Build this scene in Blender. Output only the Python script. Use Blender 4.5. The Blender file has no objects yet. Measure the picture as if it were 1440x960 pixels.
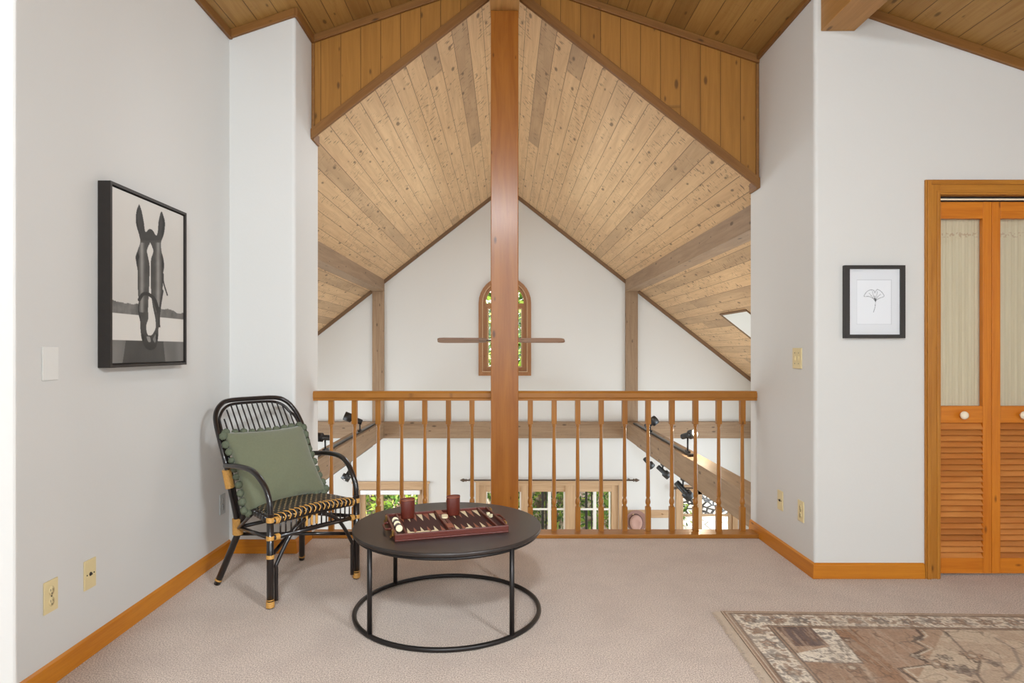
import bpy, bmesh, math, random
import numpy as np
from mathutils import Vector, Matrix
random.seed(7); RS = np.random.RandomState(11)
S = bpy.context.scene; C = S.collection
F, CX, CY, HC = 900.0, 711.0, 493.0, 1.2          # focal length in pixels, vanishing point, eye height
def srgb(r, g, b):
    f = lambda c: (c/255/12.92) if c/255 <= .04045 else ((c/255+.055)/1.055)**2.4
    return (f(r), f(g), f(b), 1)
# ------------------------------------------------------------------ materials
class NT:
    def __init__(s, name):
        s.m = bpy.data.materials.new(name); s.m.use_nodes = True
        s.t = s.m.node_tree; s.b = s.t.nodes['Principled BSDF']
    def n(s, kind, **kw):
        nd = s.t.nodes.new(kind)
        for k, v in kw.items(): setattr(nd, k, v)
        return nd
    def l(s, a, b): s.t.links.new(a, b)
    def val(s, x, inp):
        if isinstance(x, (int, float)): inp.default_value = x
        elif isinstance(x, tuple): inp.default_value = x
        else: s.l(x, inp)
    def math(s, op, a, b=0.0, c=None):
        nd = s.n('ShaderNodeMath', operation=op); s.val(a, nd.inputs[0]); s.val(b, nd.inputs[1])
        if c is not None: s.val(c, nd.inputs[2])
        return nd.outputs[0]
    def mix(s, f, a, b):
        nd = s.n('ShaderNodeMix', data_type='RGBA'); s.val(f, nd.inputs[0]); s.val(a, nd.inputs[6]); s.val(b, nd.inputs[7])
        return nd.outputs[2]
    def comb(s, x, y, z=0.0):
        nd = s.n('ShaderNodeCombineXYZ')
        for i, v in enumerate((x, y, z)): s.val(v, nd.inputs[i])
        return nd.outputs[0]
    def noise(s, vec, scale=1., detail=3., rough=.5, dist=0.):
        nd = s.n('ShaderNodeTexNoise'); s.l(vec, nd.inputs['Vector'])
        nd.inputs['Scale'].default_value = scale; nd.inputs['Detail'].default_value = detail
        nd.inputs['Roughness'].default_value = rough; nd.inputs['Distortion'].default_value = dist
        return nd.outputs[0]
    def white(s, x, y=0.0):
        nd = s.n('ShaderNodeTexWhiteNoise', noise_dimensions='2D'); s.l(s.comb(x, y), nd.inputs['Vector'])
        return nd.outputs['Value']
    def ss(s, x, lo, hi):
        nd = s.n('ShaderNodeMapRange', interpolation_type='SMOOTHSTEP'); s.val(x, nd.inputs[0])
        s.val(lo, nd.inputs[1]); s.val(hi, nd.inputs[2]); return nd.outputs[0]
    def bump(s, h, strength=.3, dist=.01):
        nd = s.n('ShaderNodeBump'); nd.inputs['Strength'].default_value = strength
        nd.inputs['Distance'].default_value = dist; s.l(h, nd.inputs['Height']); s.l(nd.outputs[0], s.b.inputs['Normal'])
    def col(s, c): s.val(c, s.b.inputs['Base Color'])
    def set(s, **kw):
        for k, v in kw.items(): s.b.inputs[k.replace('_', ' ')].default_value = v
        return s
def plain(name, c, rough=.5, metal=0., noise=.06, nscale=30., bump=0., spec=.5, **kw):
    t = NT(name); co = t.n('ShaderNodeTexCoord').outputs['Object']
    v = t.noise(co, nscale, 3)
    hi = tuple(min(1, x*(1+noise)) for x in c[:3])+(1,); lo = tuple(x*(1-noise) for x in c[:3])+(1,)
    t.col(t.mix(v, lo, hi)); t.set(Roughness=rough, Metallic=metal, **{'Specular_IOR_Level': spec}, **kw)
    if bump: t.bump(v, bump, .002)
    return t.m
def wood(name, light, mid, dark, plank=None, rough=.5, knots=.5, marks=0., coat=0., vary=.5, length=2.6, grain=1., groove=.022, fine=26.):
    t = NT(name); uv = t.n('ShaderNodeTexCoord').outputs['UV']
    sp = t.n('ShaderNodeSeparateXYZ'); t.l(uv, sp.inputs[0]); u, v = sp.outputs[0], sp.outputs[1]
    if plank:
        row = t.math('FLOOR', t.math('DIVIDE', v, plank)); fr = t.math('FRACT', t.math('DIVIDE', v, plank))
        uu = t.math('ADD', u, t.math('MULTIPLY', t.white(row), length)); cell = t.math('FLOOR', t.math('DIVIDE', uu, length))
        pid = t.white(row, t.math('ADD', cell, 3.3)); uf = t.math('FRACT', t.math('DIVIDE', uu, length))
    else:
        oi = t.n('ShaderNodeObjectInfo').outputs['Random']; pid = oi
    us = t.math('ADD', u, t.math('MULTIPLY', pid, 37.0)); vs = t.math('ADD', v, t.math('MULTIPLY', pid, 5.0))
    g1 = t.noise(t.comb(t.math('MULTIPLY', us, 1.6), t.math('MULTIPLY', vs, fine), pid), 1., 4, .6, .8)
    g2 = t.noise(t.comb(t.math('MULTIPLY', us, 5.), t.math('MULTIPLY', vs, 190.)), 1., 2)
    blot = t.noise(t.comb(t.math('MULTIPLY', us, 1.1), t.math('MULTIPLY', vs, 5.)), 1., 2)
    f = t.math('ADD', t.math('MULTIPLY', g1, .75*grain), t.math('MULTIPLY', g2, .25*grain))
    f = t.ss(f, .28*grain, .74*grain)
    c = t.mix(f, mid, light)
    tone = t.math('ADD', t.math('MULTIPLY', t.math('SUBTRACT', pid, .5), vary), t.math('MULTIPLY', t.math('SUBTRACT', blot, .5), .55*max(vary, .35)))
    c = t.mix(t.ss(tone, 0., .75), c, dark)
    vo = t.n('ShaderNodeTexVoronoi', voronoi_dimensions='2D'); vo.inputs['Scale'].default_value = 1.
    dn = t.noise(t.comb(t.math('MULTIPLY', us, 30.), t.math('MULTIPLY', vs, 30.)), 1., 2)
    t.l(t.comb(t.math('ADD', t.math('MULTIPLY', us, 3.2), t.math('MULTIPLY', dn, .05)), t.math('MULTIPLY', vs, 8.)), vo.inputs['Vector'])
    kr = t.n('ShaderNodeSeparateColor'); t.l(vo.outputs['Color'], kr.inputs[0])
    size = t.math('MULTIPLY', t.math('SUBTRACT', kr.outputs[0], 1-knots), .16)
    k = t.math('SUBTRACT', 1., t.ss(t.math('SUBTRACT', vo.outputs['Distance'], size), -.01, .07))
    kn = tuple(x*.42 for x in dark[:3])+(1,)
    c = t.mix(t.math('MULTIPLY', k, .75), c, kn)
    if marks:
        a = t.math('ADD', t.math('MULTIPLY', us, 9.), t.math('MULTIPLY', vs, 20.)); b = t.math('SUBTRACT', t.math('MULTIPLY', vs, 10.), t.math('MULTIPLY', us, 24.))
        mk = t.noise(t.comb(a, t.math('MULTIPLY', b, 2.6)), .8, 2, .5)
        zone = t.ss(t.noise(t.comb(us, t.math('MULTIPLY', vs, 3.)), 2.2, 1), .4, .6)
        c = t.mix(t.math('MULTIPLY', t.math('MULTIPLY', t.ss(mk, .57, .68), zone), marks), c, tuple(x*.55 for x in dark[:3])+(1,))
    if plank:
        ed = t.math('ABSOLUTE', t.math('SUBTRACT', fr, .5)); gr = t.ss(ed, .5-groove, .5-groove*.35)
        ee = t.math('ABSOLUTE', t.math('SUBTRACT', uf, .5)); ge = t.ss(ee, .4985, .4995)
        gg = t.math('MAXIMUM', gr, t.math('MULTIPLY', ge, .35))
        c = t.mix(t.math('MULTIPLY', gg, .8), c, tuple(x*.35 for x in dark[:3])+(1,))
        t.bump(t.math('SUBTRACT', t.math('MULTIPLY', g1, .12), gg), .5, .004)
    else: t.bump(g1, .08, .002)
    t.col(c); t.set(Roughness=rough)
    t.b.inputs['Coat Weight'].default_value = coat*.5; t.b.inputs['Coat Roughness'].default_value = .2; t.b.inputs['Specular IOR Level'].default_value = .3 if coat else .4
    return t.m
def emit(name, c, s):
    t = NT(name); t.col((0, 0, 0, 1)); t.b.inputs['Emission Color'].default_value = c; t.b.inputs['Emission Strength'].default_value = s
    return t.m
def attr_mat(name, rough=.6, bump=0.):
    t = NT(name); a = t.n('ShaderNodeAttribute', attribute_name='Col'); t.l(a.outputs['Color'], t.b.inputs['Base Color'])
    t.set(Roughness=rough)
    if bump:
        co = t.n('ShaderNodeTexCoord').outputs['Object']; t.bump(t.noise(co, 400, 2), bump, .003)
    return t.m
def m_wall():
    t = NT('painted_drywall'); co = t.n('ShaderNodeTexCoord').outputs['Object']
    a = t.noise(co, 1.3, 2); t.col(t.mix(a, srgb(213, 213, 210), srgb(218, 217, 214))); t.bump(t.noise(co, 55, 3), .12, .003); t.set(Roughness=.55)
    return t.m
def m_carpet():
    t = NT('cut_pile_carpet'); co = t.n('ShaderNodeTexCoord').outputs['Object']
    a = t.noise(co, 190, 3, .7); b = t.noise(co, 5., 3, .6); f = t.ss(a, .36, .64)
    c = t.mix(f, srgb(164, 144, 130), srgb(230, 212, 197)); c = t.mix(t.math('MULTIPLY', t.ss(b, .4, .7), .22), c, srgb(165, 145, 134))
    t.col(c); t.bump(a, .8, .006); t.set(Roughness=.95); t.b.inputs['Specular IOR Level'].default_value = .1
    t.b.inputs['Sheen Weight'].default_value = .2
    return t.m
def m_glass(name='window_glass', rough=0., tint=(1, 1, 1, 1)):
    t = NT(name); tr = t.n('ShaderNodeBsdfTransparent'); tr.inputs[0].default_value = tint
    gl = t.n('ShaderNodeBsdfGlossy'); gl.inputs['Roughness'].default_value = .02
    lw = t.n('ShaderNodeFresnel'); lw.inputs[0].default_value = 1.45
    mx = t.n('ShaderNodeMixShader'); t.l(lw.outputs[0], mx.inputs[0]); t.l(tr.outputs[0], mx.inputs[1]); t.l(gl.outputs[0], mx.inputs[2])
    t.l(mx.outputs[0], t.t.nodes['Material Output'].inputs[0]); return t.m
M = {}
M['wall'] = m_wall(); M['carpet'] = m_carpet(); M['glass'] = m_glass()
M['ceil_front'] = wood('amber_cedar_ceiling', srgb(175, 136, 76), srgb(154, 112, 57), srgb(118, 83, 40), .13, .55, .42, .12, vary=.75)
M['gable_panel'] = wood('amber_cedar_boards', srgb(172, 120, 52), srgb(152, 103, 40), srgb(120, 78, 29), .129, .55, .42, 0, vary=.5, length=9.)
M['ceil_hall'] = wood('pale_cedar_ceiling', srgb(226, 193, 150), srgb(203, 168, 128), srgb(148, 122, 97), .128, .6, .5, .9, vary=.85, length=5.2)
M['beam_hall'] = wood('pale_beam', srgb(170, 143, 114), srgb(144, 118, 93), srgb(112, 90, 71), None, .6, .5, .12)
M['beam_front'] = wood('amber_beam', srgb(184, 136, 80), srgb(160, 116, 62), srgb(124, 86, 42), None, .55, .35)
M['post'] = wood('varnished_post', srgb(164, 102, 36), srgb(140, 80, 22), srgb(104, 56, 12), None, .3, .35, coat=.3, fine=16.)
M['trim'] = wood('brown_trim', srgb(142, 98, 48), srgb(120, 78, 34), srgb(92, 58, 24), None, .5, .3)
M['trim_hall'] = wood('grey_brown_trim', srgb(134, 104, 76), srgb(116, 90, 65), srgb(92, 72, 52), None, .6, .2)
M['rail'] = wood('oak_railing', srgb(172, 114, 46), srgb(148, 93, 30), srgb(112, 66, 18), None, .35, .12, coat=.4)
M['base'] = wood('fir_baseboard', srgb(208, 134, 34), srgb(186, 110, 22), srgb(150, 84, 14), None, .4, .15, coat=.3)
M['casing'] = wood('fir_casing', srgb(192, 130, 50), srgb(168, 106, 34), srgb(132, 78, 22), None, .4, .15, coat=.3)
M['door'] = wood('fir_door', srgb(214, 132, 38), srgb(190, 106, 24), srgb(150, 73, 15), None, .4, .15, coat=.3)
M['louver'] = wood('fir_louver', srgb(206, 138, 72), srgb(184, 110, 50), srgb(146, 84, 36), .03, .4, 0, vary=.85, length=50., groove=.001, fine=60., coat=.2)
M['winwood'] = wood('window_fir', srgb(206, 174, 138), srgb(184, 150, 114), srgb(150, 118, 86), None, .5, .1)
M['archwood'] = wood('arched_casing', srgb(172, 122, 78), srgb(148, 100, 58), srgb(116, 76, 42), None, .45, .1)
M['black_metal'] = plain('black_metal', srgb(38, 34, 33), .38, .4, .1)
M['tabletop'] = plain('black_powder_coat', srgb(52, 45, 42), .33, .2, .12, 60)
M['rattan'] = plain('black_rattan', srgb(28, 22, 21), .28, 0, .25, 60, Coat_Weight=.4)
M['cane'] = plain('natural_cane', srgb(200, 148, 74), .45, 0, .3, 160)
M['pillow'] = plain('sage_velvet', srgb(110, 113, 90), .85, 0, .09, 90, .25, .2, Sheen_Weight=.35)
M['pom'] = plain('sage_yarn', srgb(100, 106, 88), .95, 0, .3, 220, .8, .1)
M['ivory'] = plain('ivory_plastic', srgb(226, 208, 160), .35, 0, .02)
M['white_plastic'] = plain('white_plastic', srgb(226, 226, 222), .4, 0, .01)
M['grey_plastic'] = plain('painted_plate', srgb(178, 180, 178), .6, 0, .01)
M['dark'] = plain('dark_slot', srgb(40, 34, 30), .6)
M['brass'] = plain('brass', srgb(170, 130, 70), .3, .9)
M['leather'] = plain('oxblood_leather', srgb(92, 34, 21), .4, 0, .2, 120, .2)
M['felt'] = plain('brown_felt', srgb(62, 26, 18), .85, 0, .15, 200)
M['cream'] = plain('cream_inlay', srgb(222, 204, 166), .5, 0, .06)
M['tan'] = plain('tan_inlay', srgb(142, 78, 50), .6, 0, .08)
M['chk_w'] = plain('ivory_checker', srgb(232, 218, 180), .3, 0, .03)
M['chk_b'] = plain('brown_checker', srgb(58, 28, 18), .3, 0, .05)
M['frame'] = plain('black_frame', srgb(40, 35, 32), .45, 0, .15, 40)
M['mat'] = plain('white_mat', srgb(232, 230, 232), .8, 0, .01)
M['steel'] = plain('brushed_gunmetal', srgb(70, 72, 74), .35, .7, .1)
M['bulb'] = emit('lit_bulb', (1, .86, .62, 1), 25)
M['bulb_dim'] = emit('small_bulb', (1, .95, .88, 1), 3)
M['hat'] = plain('dusty_pink_felt', srgb(186, 150, 138), .9, 0, .06)
M['hatband'] = plain('brown_hatband', srgb(86, 60, 54), .8)
M['curtain'] = None
M['ceramic'] = plain('cream_ceramic', srgb(240, 228, 204), .2, 0, .02)
M['shade_w'] = plain('white_shade', srgb(240, 240, 240), .8, 0, .01)
M['whitewin'] = plain('white_sash', srgb(238, 236, 230), .5, 0, .01)
M['fan_dark'] = wood('fan_blade', srgb(150, 118, 96), srgb(122, 92, 74), srgb(96, 72, 58), None, .4, .1)
M['rod'] = plain('bronze_rod', srgb(92, 78, 66), .4, .6)
# ------------------------------------------------------------------ mesh helpers
def new(): 
    bm = bmesh.new(); bm.loops.layers.uv.new('UVMap'); return bm
def face(bm, pts, uvs=None, mi=0, smooth=False):
    vs = [bm.verts.new(p) for p in pts]; f = bm.faces.new(vs); f.material_index = mi; f.smooth = smooth
    L = bm.loops.layers.uv.active
    if uvs:
        for lp, q in zip(f.loops, uvs): lp[L].uv = q
    return f
def hexa(bm, p, along=None, mi=0):
    """box from 8 corners: p[0..3] bottom loop, p[4..7] top loop; wood grain runs along the longest edge (or 'along' 0/1/2 = edge 0-1, 0-3, 0-4)"""
    p = [Vector(q) for q in p]; e = [(p[1]-p[0]), (p[3]-p[0]), (p[4]-p[0])]
    if along is None: along = max(range(3), key=lambda i: e[i].length)
    ax = e[along].normalized(); off = random.random()*9
    L = bm.loops.layers.uv.active; vs = [bm.verts.new(q) for q in p]
    for idx in ((0, 3, 2, 1), (4, 5, 6, 7), (0, 1, 5, 4), (1, 2, 6, 5), (2, 3, 7, 6), (3, 0, 4, 7)):
        f = bm.faces.new([vs[i] for i in idx]); f.material_index = mi
        n = (p[idx[1]]-p[idx[0]]).cross(p[idx[2]]-p[idx[0]])
        n = n.normalized() if n.length > 1e-12 else Vector((0, 0, 1))
        side = n.cross(ax)
        if side.length < .3: side = e[(along+1) % 3].normalized(); a2 = e[(along+2) % 3].normalized()
        else: side.normalize(); a2 = ax
        for lp, i in zip(f.loops, idx): lp[L].uv = (p[i].dot(a2)+off, p[i].dot(side)+off*.37)
def box(bm, x0, x1, y0, y1, z0, z1, along=None, mi=0):
    hexa(bm, [(x0, y0, z0), (x1, y0, z0), (x1, y1, z0), (x0, y1, z0), (x0, y0, z1), (x1, y0, z1), (x1, y1, z1), (x0, y1, z1)], along, mi)
def smoothpts(pts, n=8):
    P = [Vector(p) for p in pts]; P = [P[0]*2-P[1]]+P+[P[-1]*2-P[-2]]; out = []
    for i in range(1, len(P)-2):
        for k in range(n):
            t = k/n; a, b, c, d = P[i-1:i+3]
            out.append(.5*((2*b)+(c-a)*t+(2*a-5*b+4*c-d)*t*t+(3*b-a-3*c+d)*t**3))
    out.append(P[-2]); return out
def tube(bm, pts, r, seg=10, smooth=0, closed=False, caps=True, mi=0):
    if smooth: pts = smoothpts(pts, smooth)
    P = [Vector(p) for p in pts]; n = len(P); R = r if isinstance(r, (list, tuple)) else [r]*n
    if len(R) != n: R = [R[0]+(R[-1]-R[0])*i/(n-1) for i in range(n)]
    T = []
    for i in range(n):
        a = P[(i-1) % n] if closed or i else P[i]; b = P[(i+1) % n] if closed or i < n-1 else P[i]; T.append((b-a).normalized())
    nv = T[0].orthogonal().normalized(); rings = []
    for i in range(n):
        nv = (nv-T[i]*nv.dot(T[i])).normalized(); bn = T[i].cross(nv)
        rings.append([bm.verts.new(P[i]+(nv*math.cos(2*math.pi*k/seg)+bn*math.sin(2*math.pi*k/seg))*R[i]) for k in range(seg)])
    m = n if closed else n-1
    for i in range(m):
        A, B = rings[i], rings[(i+1) % n]
        sh = 0
        if closed and i == n-1: sh = min(range(seg), key=lambda s_: (A[0].co-B[s_].co).length)
        for k in range(seg):
            f = bm.faces.new((A[k], A[(k+1) % seg], B[(k+1+sh) % seg], B[(k+sh) % seg])); f.smooth = True; f.material_index = mi
    if caps and not closed:
        bm.faces.new(rings[0][::-1]).material_index = mi; bm.faces.new(rings[-1]).material_index = mi
def lathe(bm, prof, o=(0, 0, 0), ax=(0, 0, 1), seg=24, mi=0, smooth=True, sq=1., ref=None):
    """prof: list of (radius, height along ax)"""
    o = Vector(o); ax = Vector(ax).normalized(); e1 = Vector(ref).normalized() if ref else ax.orthogonal().normalized(); e2 = ax.cross(e1)
    rings = []
    for r, h in prof:
        if r < 1e-6: rings.append([bm.verts.new(o+ax*h)])
        else: rings.append([bm.verts.new(o+ax*h+e1*r*math.cos(2*math.pi*k/seg)+e2*r*sq*math.sin(2*math.pi*k/seg)) for k in range(seg)])
    for A, B in zip(rings, rings[1:]):
        for k in range(seg):
            k2 = (k+1) % seg
            if len(A) == 1 and len(B) == 1: continue
            if len(A) == 1: f = bm.faces.new((A[0], B[k2], B[k]))
            elif len(B) == 1: f = bm.faces.new((A[k], A[k2], B[0]))
            else: f = bm.faces.new((A[k], A[k2], B[k2], B[k]))
            f.smooth = smooth; f.material_index = mi
    for R, rev in ((rings[0], True), (rings[-1], False)):
        if len(R) > 1: bm.faces.new(R[::-1] if rev else R).material_index = mi
def prism(bm, poly, z0, z1, frame=None, mi=0, smooth=False):
    """poly: 2-D points counter-clockwise; frame maps (x,y,z)->Vector"""
    fr = frame or (lambda x, y, z: Vector((x, y, z)))
    a = [bm.verts.new(fr(x, y, z0)) for x, y in poly]; b = [bm.verts.new(fr(x, y, z1)) for x, y in poly]
    n = len(poly)
    bm.faces.new(a[::-1]).material_index = mi; bm.faces.new(b).material_index = mi
    for i in range(n):
        f = bm.faces.new((a[i], a[(i+1) % n], b[(i+1) % n], b[i])); f.material_index = mi; f.smooth = smooth
def ball(bm, c, r, seg=12, sc=(1, 1, 1), mi=0):
    g = bmesh.ops.create_uvsphere(bm, u_segments=seg, v_segments=max(6, seg*2//3), radius=1)
    for v in g['verts']: v.co = Vector((v.co.x*r*sc[0], v.co.y*r*sc[1], v.co.z*r*sc[2]))+Vector(c)
    for v in g['verts']:
        for f in v.link_faces: f.smooth = True; f.material_index = mi
def obj(name, bm, mat, parent=None, world=False, bevel=0.):
    me = bpy.data.meshes.new(name)
    if world and parent is not None:
        inv = parent.matrix_basis.inverted()
        if parent.parent: inv = inv @ parent.parent.matrix_basis.inverted()
        bmesh.ops.transform(bm, matrix=inv, verts=bm.verts)
    bmesh.ops.recalc_face_normals(bm, faces=bm.faces) if not getattr(obj, 'skip', False) else None
    bm.to_mesh(me); bm.free()
    for m in (mat if isinstance(mat, (list, tuple)) else [mat]): me.materials.append(m)
    o = bpy.data.objects.new(name, me); C.objects.link(o)
    if parent is not None: o.parent = parent
    if bevel:
        b = o.modifiers.new('edge', 'BEVEL'); b.width = bevel; b.segments = 2; b.limit_method = 'ANGLE'; b.angle_limit = math.radians(40)
    return o
def tag(o, label, cat, group=None, kind=None):
    if label: o['label'] = label
    if cat: o['category'] = cat
    if group: o['group'] = group
    if kind: o['kind'] = kind
    return o
def thing(name, label, cat, loc=(0, 0, 0), rotz=0., group=None, kind=None):
    o = bpy.data.objects.new(name, None); C.objects.link(o); o.empty_display_size = .1
    o.location = loc; o.rotation_euler = (0, 0, rotz); return tag(o, label, cat, group, kind)
def fillcurve(name, polys, depth, mat, frame, parent=None):
    """flat plate with holes: polys[0] outline, others holes, in 2-D; frame: 4x4 matrix placing local x,y,z"""
    cu = bpy.data.curves.new(name, 'CURVE'); cu.dimensions = '2D'; cu.fill_mode = 'BOTH'; cu.extrude = depth/2
    for p in polys:
        sp = cu.splines.new('POLY'); sp.points.add(len(p)-1); sp.use_cyclic_u = True
        for q, (x, y) in zip(sp.points, p): q.co = (x, y, 0, 1)
    t = bpy.data.objects.new(name, cu); C.objects.link(t)
    me = bpy.data.meshes.new_from_object(t); C.objects.unlink(t); bpy.data.objects.remove(t); bpy.data.curves.remove(cu)
    me.transform(frame); me.name = name
    uvl = me.uv_layers.get('UVMap') or me.uv_layers.new(name='UVMap')
    for pol in me.polygons:
        for li in pol.loop_indices:
            co = me.vertices[me.loops[li].vertex_index].co; uvl.data[li].uv = (co.z, co.x+co.y)
    me.materials.clear(); me.materials.append(mat)
    o = bpy.data.objects.new(name, me); C.objects.link(o)
    if parent is not None: o.parent = parent
    return o
def xz(y):   # local (x,y,z) -> world (x, y - z, y)
    return Matrix(((1, 0, 0, 0), (0, 0, -1, y), (0, 1, 0, 0), (0, 0, 0, 1)))
# ------------------------------------------------------------------ room dimensions
XL, XR = -1.64, 1.632            # left wall, right return wall
XO = -1.25                       # left return of the opening
YA, YW, YS = 4.13, 4.26, 3.8     # panel plane, wall end plane, left stub face
YR = 3.38                        # right wall face
YB, K = 9.27, .0103              # gable wall of the hall
HX = 3.62                        # hall half width
LOW = -2.6
fc = lambda x: 3.65-.338*abs(x)  # front ceiling
hc = lambda x: 3.594-.783*abs(x+.01)   # hall ceiling
bx = lambda px: (px-CX)*K
bz = lambda py: HC-(py-CY)*K
st = lambda o, label, cat='wall': tag(o, label, cat, kind='structure')
# floor
bm = new(); box(bm, -1.9, 4.3, -2.6, YW-.001, -.25, 0); st(obj('floor', bm, M['carpet']), 'beige cut pile carpet floor of the loft', 'carpet')
bm = new(); box(bm, -HX-.1, HX+.1, 4.2, YB+.1, LOW-.1, LOW); st(obj('floor_lower', bm, wood('pale_floor', srgb(226, 206, 180), srgb(208, 186, 158), srgb(180, 156, 128), .09, .4, .1)), 'wood floor of the room below the loft', 'floor')
def arc(cx, cy, r, a0, a1, n=6): return [(cx+r*math.cos(math.radians(a0+(a1-a0)*i/n)), cy+r*math.sin(math.radians(a0+(a1-a0)*i/n))) for i in range(n+1)]
R = .02
def wallprism(name, poly, z0, z1, label, top=None):
    bm = new(); prism(bm, poly, z0, z1)
    if top:
        for v in bm.verts:
            if v.co.z > z1-.01: v.co.z = top(v.co)
    return st(obj(name, bm, M['wall']), label)
wallprism('wall_left', [(XL-.15, 1.2), (XL, 1.2), (XL, YS+.01), (XL-.15, YS+.01)], 0, 3.2, 'pale painted left wall with the horse picture', lambda c: fc(c.x)+.02)
NX = -.962
wallprism('wall_left_near', [(XL-.15, -2.6), (NX, -2.6)]+arc(NX-.03, 1.28-.03, .03, 0, 90)+[(XL-.15, 1.28)], 0, 3.4, 'bright near wall end at the left edge')
wallprism('wall_left_stub', [(XL-.15, YS)]+arc(XO-R, YS+R, R, 270, 360)+[(XO, YW), (XL-.15, YW)], 0, 3.2, 'narrow pale wall behind the rattan chair', lambda c: fc(c.x)+.02)
# right wall with door opening, as plates
DX0, DX1, DH = 2.285, 3.62, 2.03
wallprism('wall_right_return', [(XR, YW), (XR, YR+R)]+arc(XR+R, YR+R, R, 180, 270)+[(XR+.12, YR), (XR+.12, YW)], 0, 3.2, 'pale return wall at the right end of the railing', lambda c: fc(c.x)+.02)
bm = new(); y0, y1 = YR, YR+.1
for x0, x1, za in ((XR+.12, DX0, 0), (DX0, DX1, DH), (DX1, 4.3, 0)): 
    bm_p = [(x0, y0, za), (x1, y0, za), (x1, y1, za), (x0, y1, za), (x0, y0, fc(x0)+.02), (x1, y0, fc(x1)+.02), (x1, y1, fc(x1)+.02), (x0, y1, fc(x0)+.02)]
    hexa(bm, bm_p)
st(obj('wall_right', bm, M['wall']), 'pale right wall with the small framed drawing and louvered doors')
bm = new(); box(bm, 4.2, 4.3, -2.6, YR+.1, 0, 3.0); st(obj('wall_far_right', bm, M['wall']), 'side wall right of the picture')
bm = new(); box(bm, -1.9, 4.3, -2.7, -2.6, 0, 3.7); st(obj('wall_rear', bm, M['wall']), 'wall behind the viewer')
bm = new(); box(bm, 1.76, 4.2, 4.06, 4.16, 0, 3.0); st(obj('wall_closet', bm, M['wall']), 'back wall of the closet')
# hall walls
bm = new()
for x0, x1 in ((-HX, XL-.15), (XR+.12, HX)): hexa(bm, [(x0, 4.16, LOW), (x1, 4.16, LOW), (x1, YW, LOW), (x0, YW, LOW), (x0, 4.16, hc(x0)), (x1, 4.16, hc(x1)), (x1, YW, hc(x1)), (x0, YW, hc(x0))])
box(bm, XL-.15, XR+.12, 4.2, YW, LOW, -.26)
st(obj('wall_loft_side', bm, M['wall']), 'hall wall below and beside the loft opening')
for nm, x0, x1 in (('wall_hall_left', -HX-.1, -HX), ('wall_hall_right', HX, HX+.1)):
    bm = new(); box(bm, x0, x1, 4.2, YB+.1, LOW, hc(HX)); st(obj(nm, bm, M['wall']), 'side wall of the hall below, '+nm[10:]+' side')
# ceilings (uv: u along Y, v along the slope)
def slope(bm, f, x0, x1, y0, y1, th=.03):
    s = math.hypot(1, (f(x1)-f(x0))/(x1-x0)); off = 3. if x0 < 0 else 40.
    face(bm, [(x0, y0, f(x0)), (x0, y1, f(x0)), (x1, y1, f(x1)), (x1, y0, f(x1))], [(y0+off, abs(x0)*s+off), (y1+off, abs(x0)*s+off), (y1+off, abs(x1)*s+off), (y0+off, abs(x1)*s+off)])
obj.skip = True
bm = new(); slope(bm, fc, -1.9, 0, -2.7, YA); st(obj('ceiling_left', bm, M['ceil_front']), 'amber plank ceiling sloping over the chair', 'ceiling')
bm = new(); slope(bm, fc, 0, 4.3, -2.7, YA); st(obj('ceiling_right', bm, M['ceil_front']), 'amber plank ceiling sloping over the right wall', 'ceiling')
bm = new(); slope(bm, hc, XO, -.01, YA, YW); slope(bm, hc, -HX-.1, -.01, YW, YB); st(obj('ceiling_hall_left', bm, M['ceil_hall']), 'steep pale plank ceiling of the hall, left slope', 'ceiling')
SK = (2.515, 3.35, 6.66, 7.44)
bm = new(); slope(bm, hc, -.01, XR, YA, YW); slope(bm, hc, -.01, SK[0], YW, YB); slope(bm, hc, SK[0], SK[1], YW, SK[2]); slope(bm, hc, SK[0], SK[1], SK[3], YB); slope(bm, hc, SK[1], HX+.1, YW, YB)
st(obj('ceiling_hall_right', bm, M['ceil_hall']), 'steep pale plank ceiling of the hall, right slope with skylight', 'ceiling')
# vertical board panel above the opening
for nm, x0, x1, xa in (('wall_gable_left', XO, -.01, 0), ('wall_gable_right', -.01, XR, 1)):
    bm = new(); h0, h1 = hc(x0), hc(x1)
    lo = (x0, h0) ; pts = [(x0, hc(x0)), (x1, hc(x1)), (x1, fc(x1)), (x0, fc(x0))]
    for y in (YA,):
        face(bm, [(x, y, z) for x, z in pts], [(z+20*xa, x+8.03) for x, z in pts])
    for y in (YA+.08,):
        face(bm, [(x, y, z) for x, z in reversed(pts)], [(z, x+8) for x, z in reversed(pts)])
    st(obj(nm, bm, M['gable_panel']), 'vertical amber boards above the opening, '+('left' if xa == 0 else 'right')+' side')
obj.skip = False
# outer roof shells so no sky leaks in
bm = new()
for s in (-1, 1):
    x1 = s*4.4
    hexa(bm, [(0, -2.8, 3.67), (x1, -2.8, fc(x1)+.02), (x1, 4.3, fc(x1)+.02), (0, 4.3, 3.67), (0, -2.8, 3.8), (x1, -2.8, fc(x1)+.15), (x1, 4.3, fc(x1)+.15), (0, 4.3, 3.8)])
st(obj('roof', bm, M['trim_hall']), 'roof deck above the plank ceiling', 'roof')
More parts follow.
